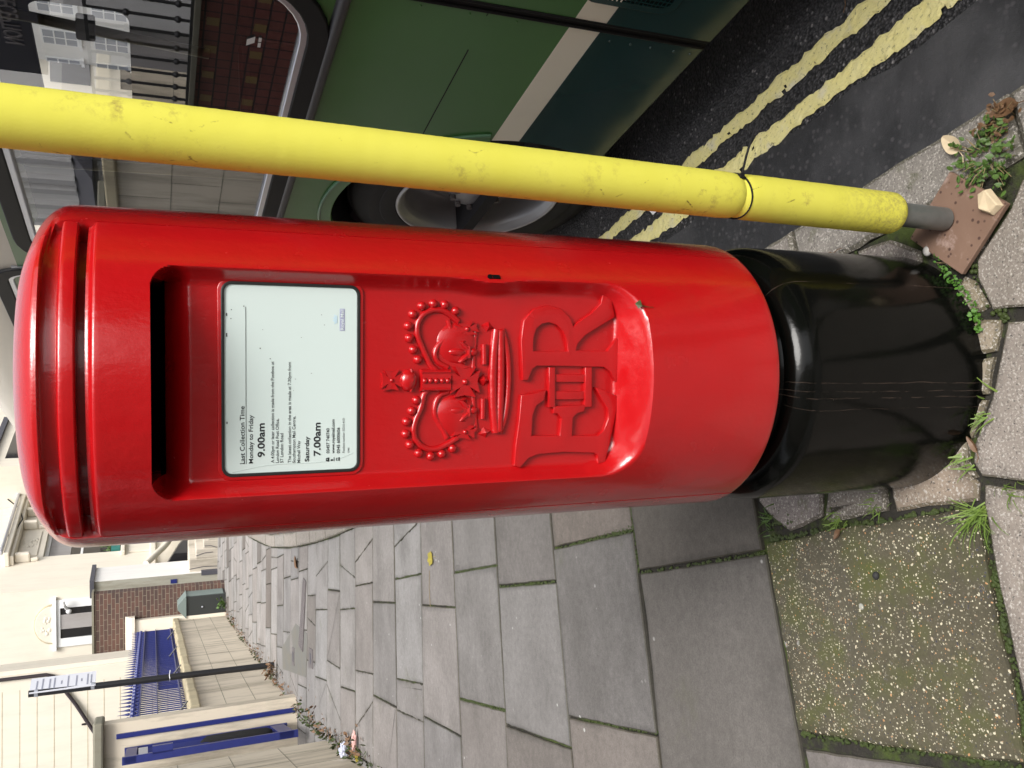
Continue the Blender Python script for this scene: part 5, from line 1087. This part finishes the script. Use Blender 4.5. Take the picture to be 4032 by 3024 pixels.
# ironwork let into the pavement
def cover(name, label, poly, m, z=.008):
    mb = MB().prism([tuple(p) for p in poly] if area(poly) > 0 else [tuple(p) for p in poly][::-1], -.01, z); o = mb.build(name, m); return tag(o, label, 'cover')
cg = cover('iron_grating', 'long patterned iron grating across the pavement', [(-2.09,7.62),(-2.10,7.47),(-2.88,7.70),(-2.90,7.98)][::1], 'iron', .012)
mb = MB(); 
for k in range(34):
    for j in range(4): f = k/33; x = -2.12-.74*f; y0 = 7.50+.21*f; y1 = 7.63+.32*f; mb.ball((x, y0+(y1-y0)*(j+.5)/4, .012), .0125, 6, 4, (1,1,.5))
mb.build('studs', 'iron', cg)
c1 = cover('stopcock_cover', 'square iron stopcock cover set in worn concrete near the sign post', [(-3.05,8.46),(-3.02,8.30),(-3.22,8.31),(-3.26,8.49)], 'iron', .006); c2 = cover('stopcock_cover', 'framed rectangular stopcock cover nearest the camera', [(-2.73,7.33),(-2.69,7.12),(-2.88,7.12),(-2.94,7.37)], 'iron', .006)
b_ = [(-2.70,7.28),(-2.68,7.17)]; mb = MB(); struct(MB().prism([(-2.62,7.42),(-3.10,7.55),(-3.55,9.25),(-3.30,9.3),(-2.72,8.2)][::1], -.011, .003).build('concrete_patch', 'old_concrete'))
for o, cxy in ((c1, (-3.14,8.39)), (c2, (-2.81,7.235))): MB().box((cxy[0]-.05, cxy[1]-.03, .0061), (cxy[0]+.05, cxy[1]+.03, .0085)).build('lid', 'slate', o)
# leaf litter and weeds at the foot of the walls, leaves in the far gutter
mb = MB(); mg = MB()
for k in range(520):
    f = random.random()**1.2; y = 5.0+13.4*f; x = xwall(y)+abs(random.gauss(0,.09))+.02
    if random.random() < .25: y = random.choice([5.2,6.7,7.0,9.8,11.5,15.6])+random.gauss(0,.25); x = xwall(y)+abs(random.gauss(0,.16))
    l = random.uniform(.018,.06); leaf_blade(mb, (x,y,random.uniform(0,.035)), l, l*.6, random.uniform(0,6.28), random.uniform(-.2,.9))
for k in range(320): s = random.uniform(6.5,13.2); p = W(s, kerb_back(s)+random.uniform(.18,.5)); l = random.uniform(.04,.09); leaf_blade(mb, (p.x,p.y,ROAD_Z+random.uniform(.005,.03)), l, l*.6, random.uniform(0,6.28), random.uniform(-.2,.6))
stuff(mb.build('leaf_litter', 'deadleaf'), 'brown dead leaves drifted along the foot of the cream wall and in the far gutter', 'leaf litter')
for k in range(420):
    y = random.choice([5.0,5.6,6.6,7.4,8.3,10.3,12,14,16.2])+random.gauss(0,.35); x = xwall(y)+abs(random.gauss(0,.07)); l = random.uniform(.02,.06); leaf_blade(mg, (x,y,random.uniform(0,.05)), l, l*.5, random.uniform(0,6.28), random.uniform(.1,1.3))
stuff(mg.build('wall_foot_weeds', 'moss'), 'mossy weeds along the foot of the cream wall', 'weeds')
weed('weed_plant', 'small leafy weed at the foot of the green cabinet', (-4.80,17.75,0), .14, 60, 'weed', (.04,.09), .22)
weed('weed_plant', 'russet dead plant at the base of the black sign post', (-3.72,9.75,0), .13, 60, 'deadleaf', (.03,.07), .16)
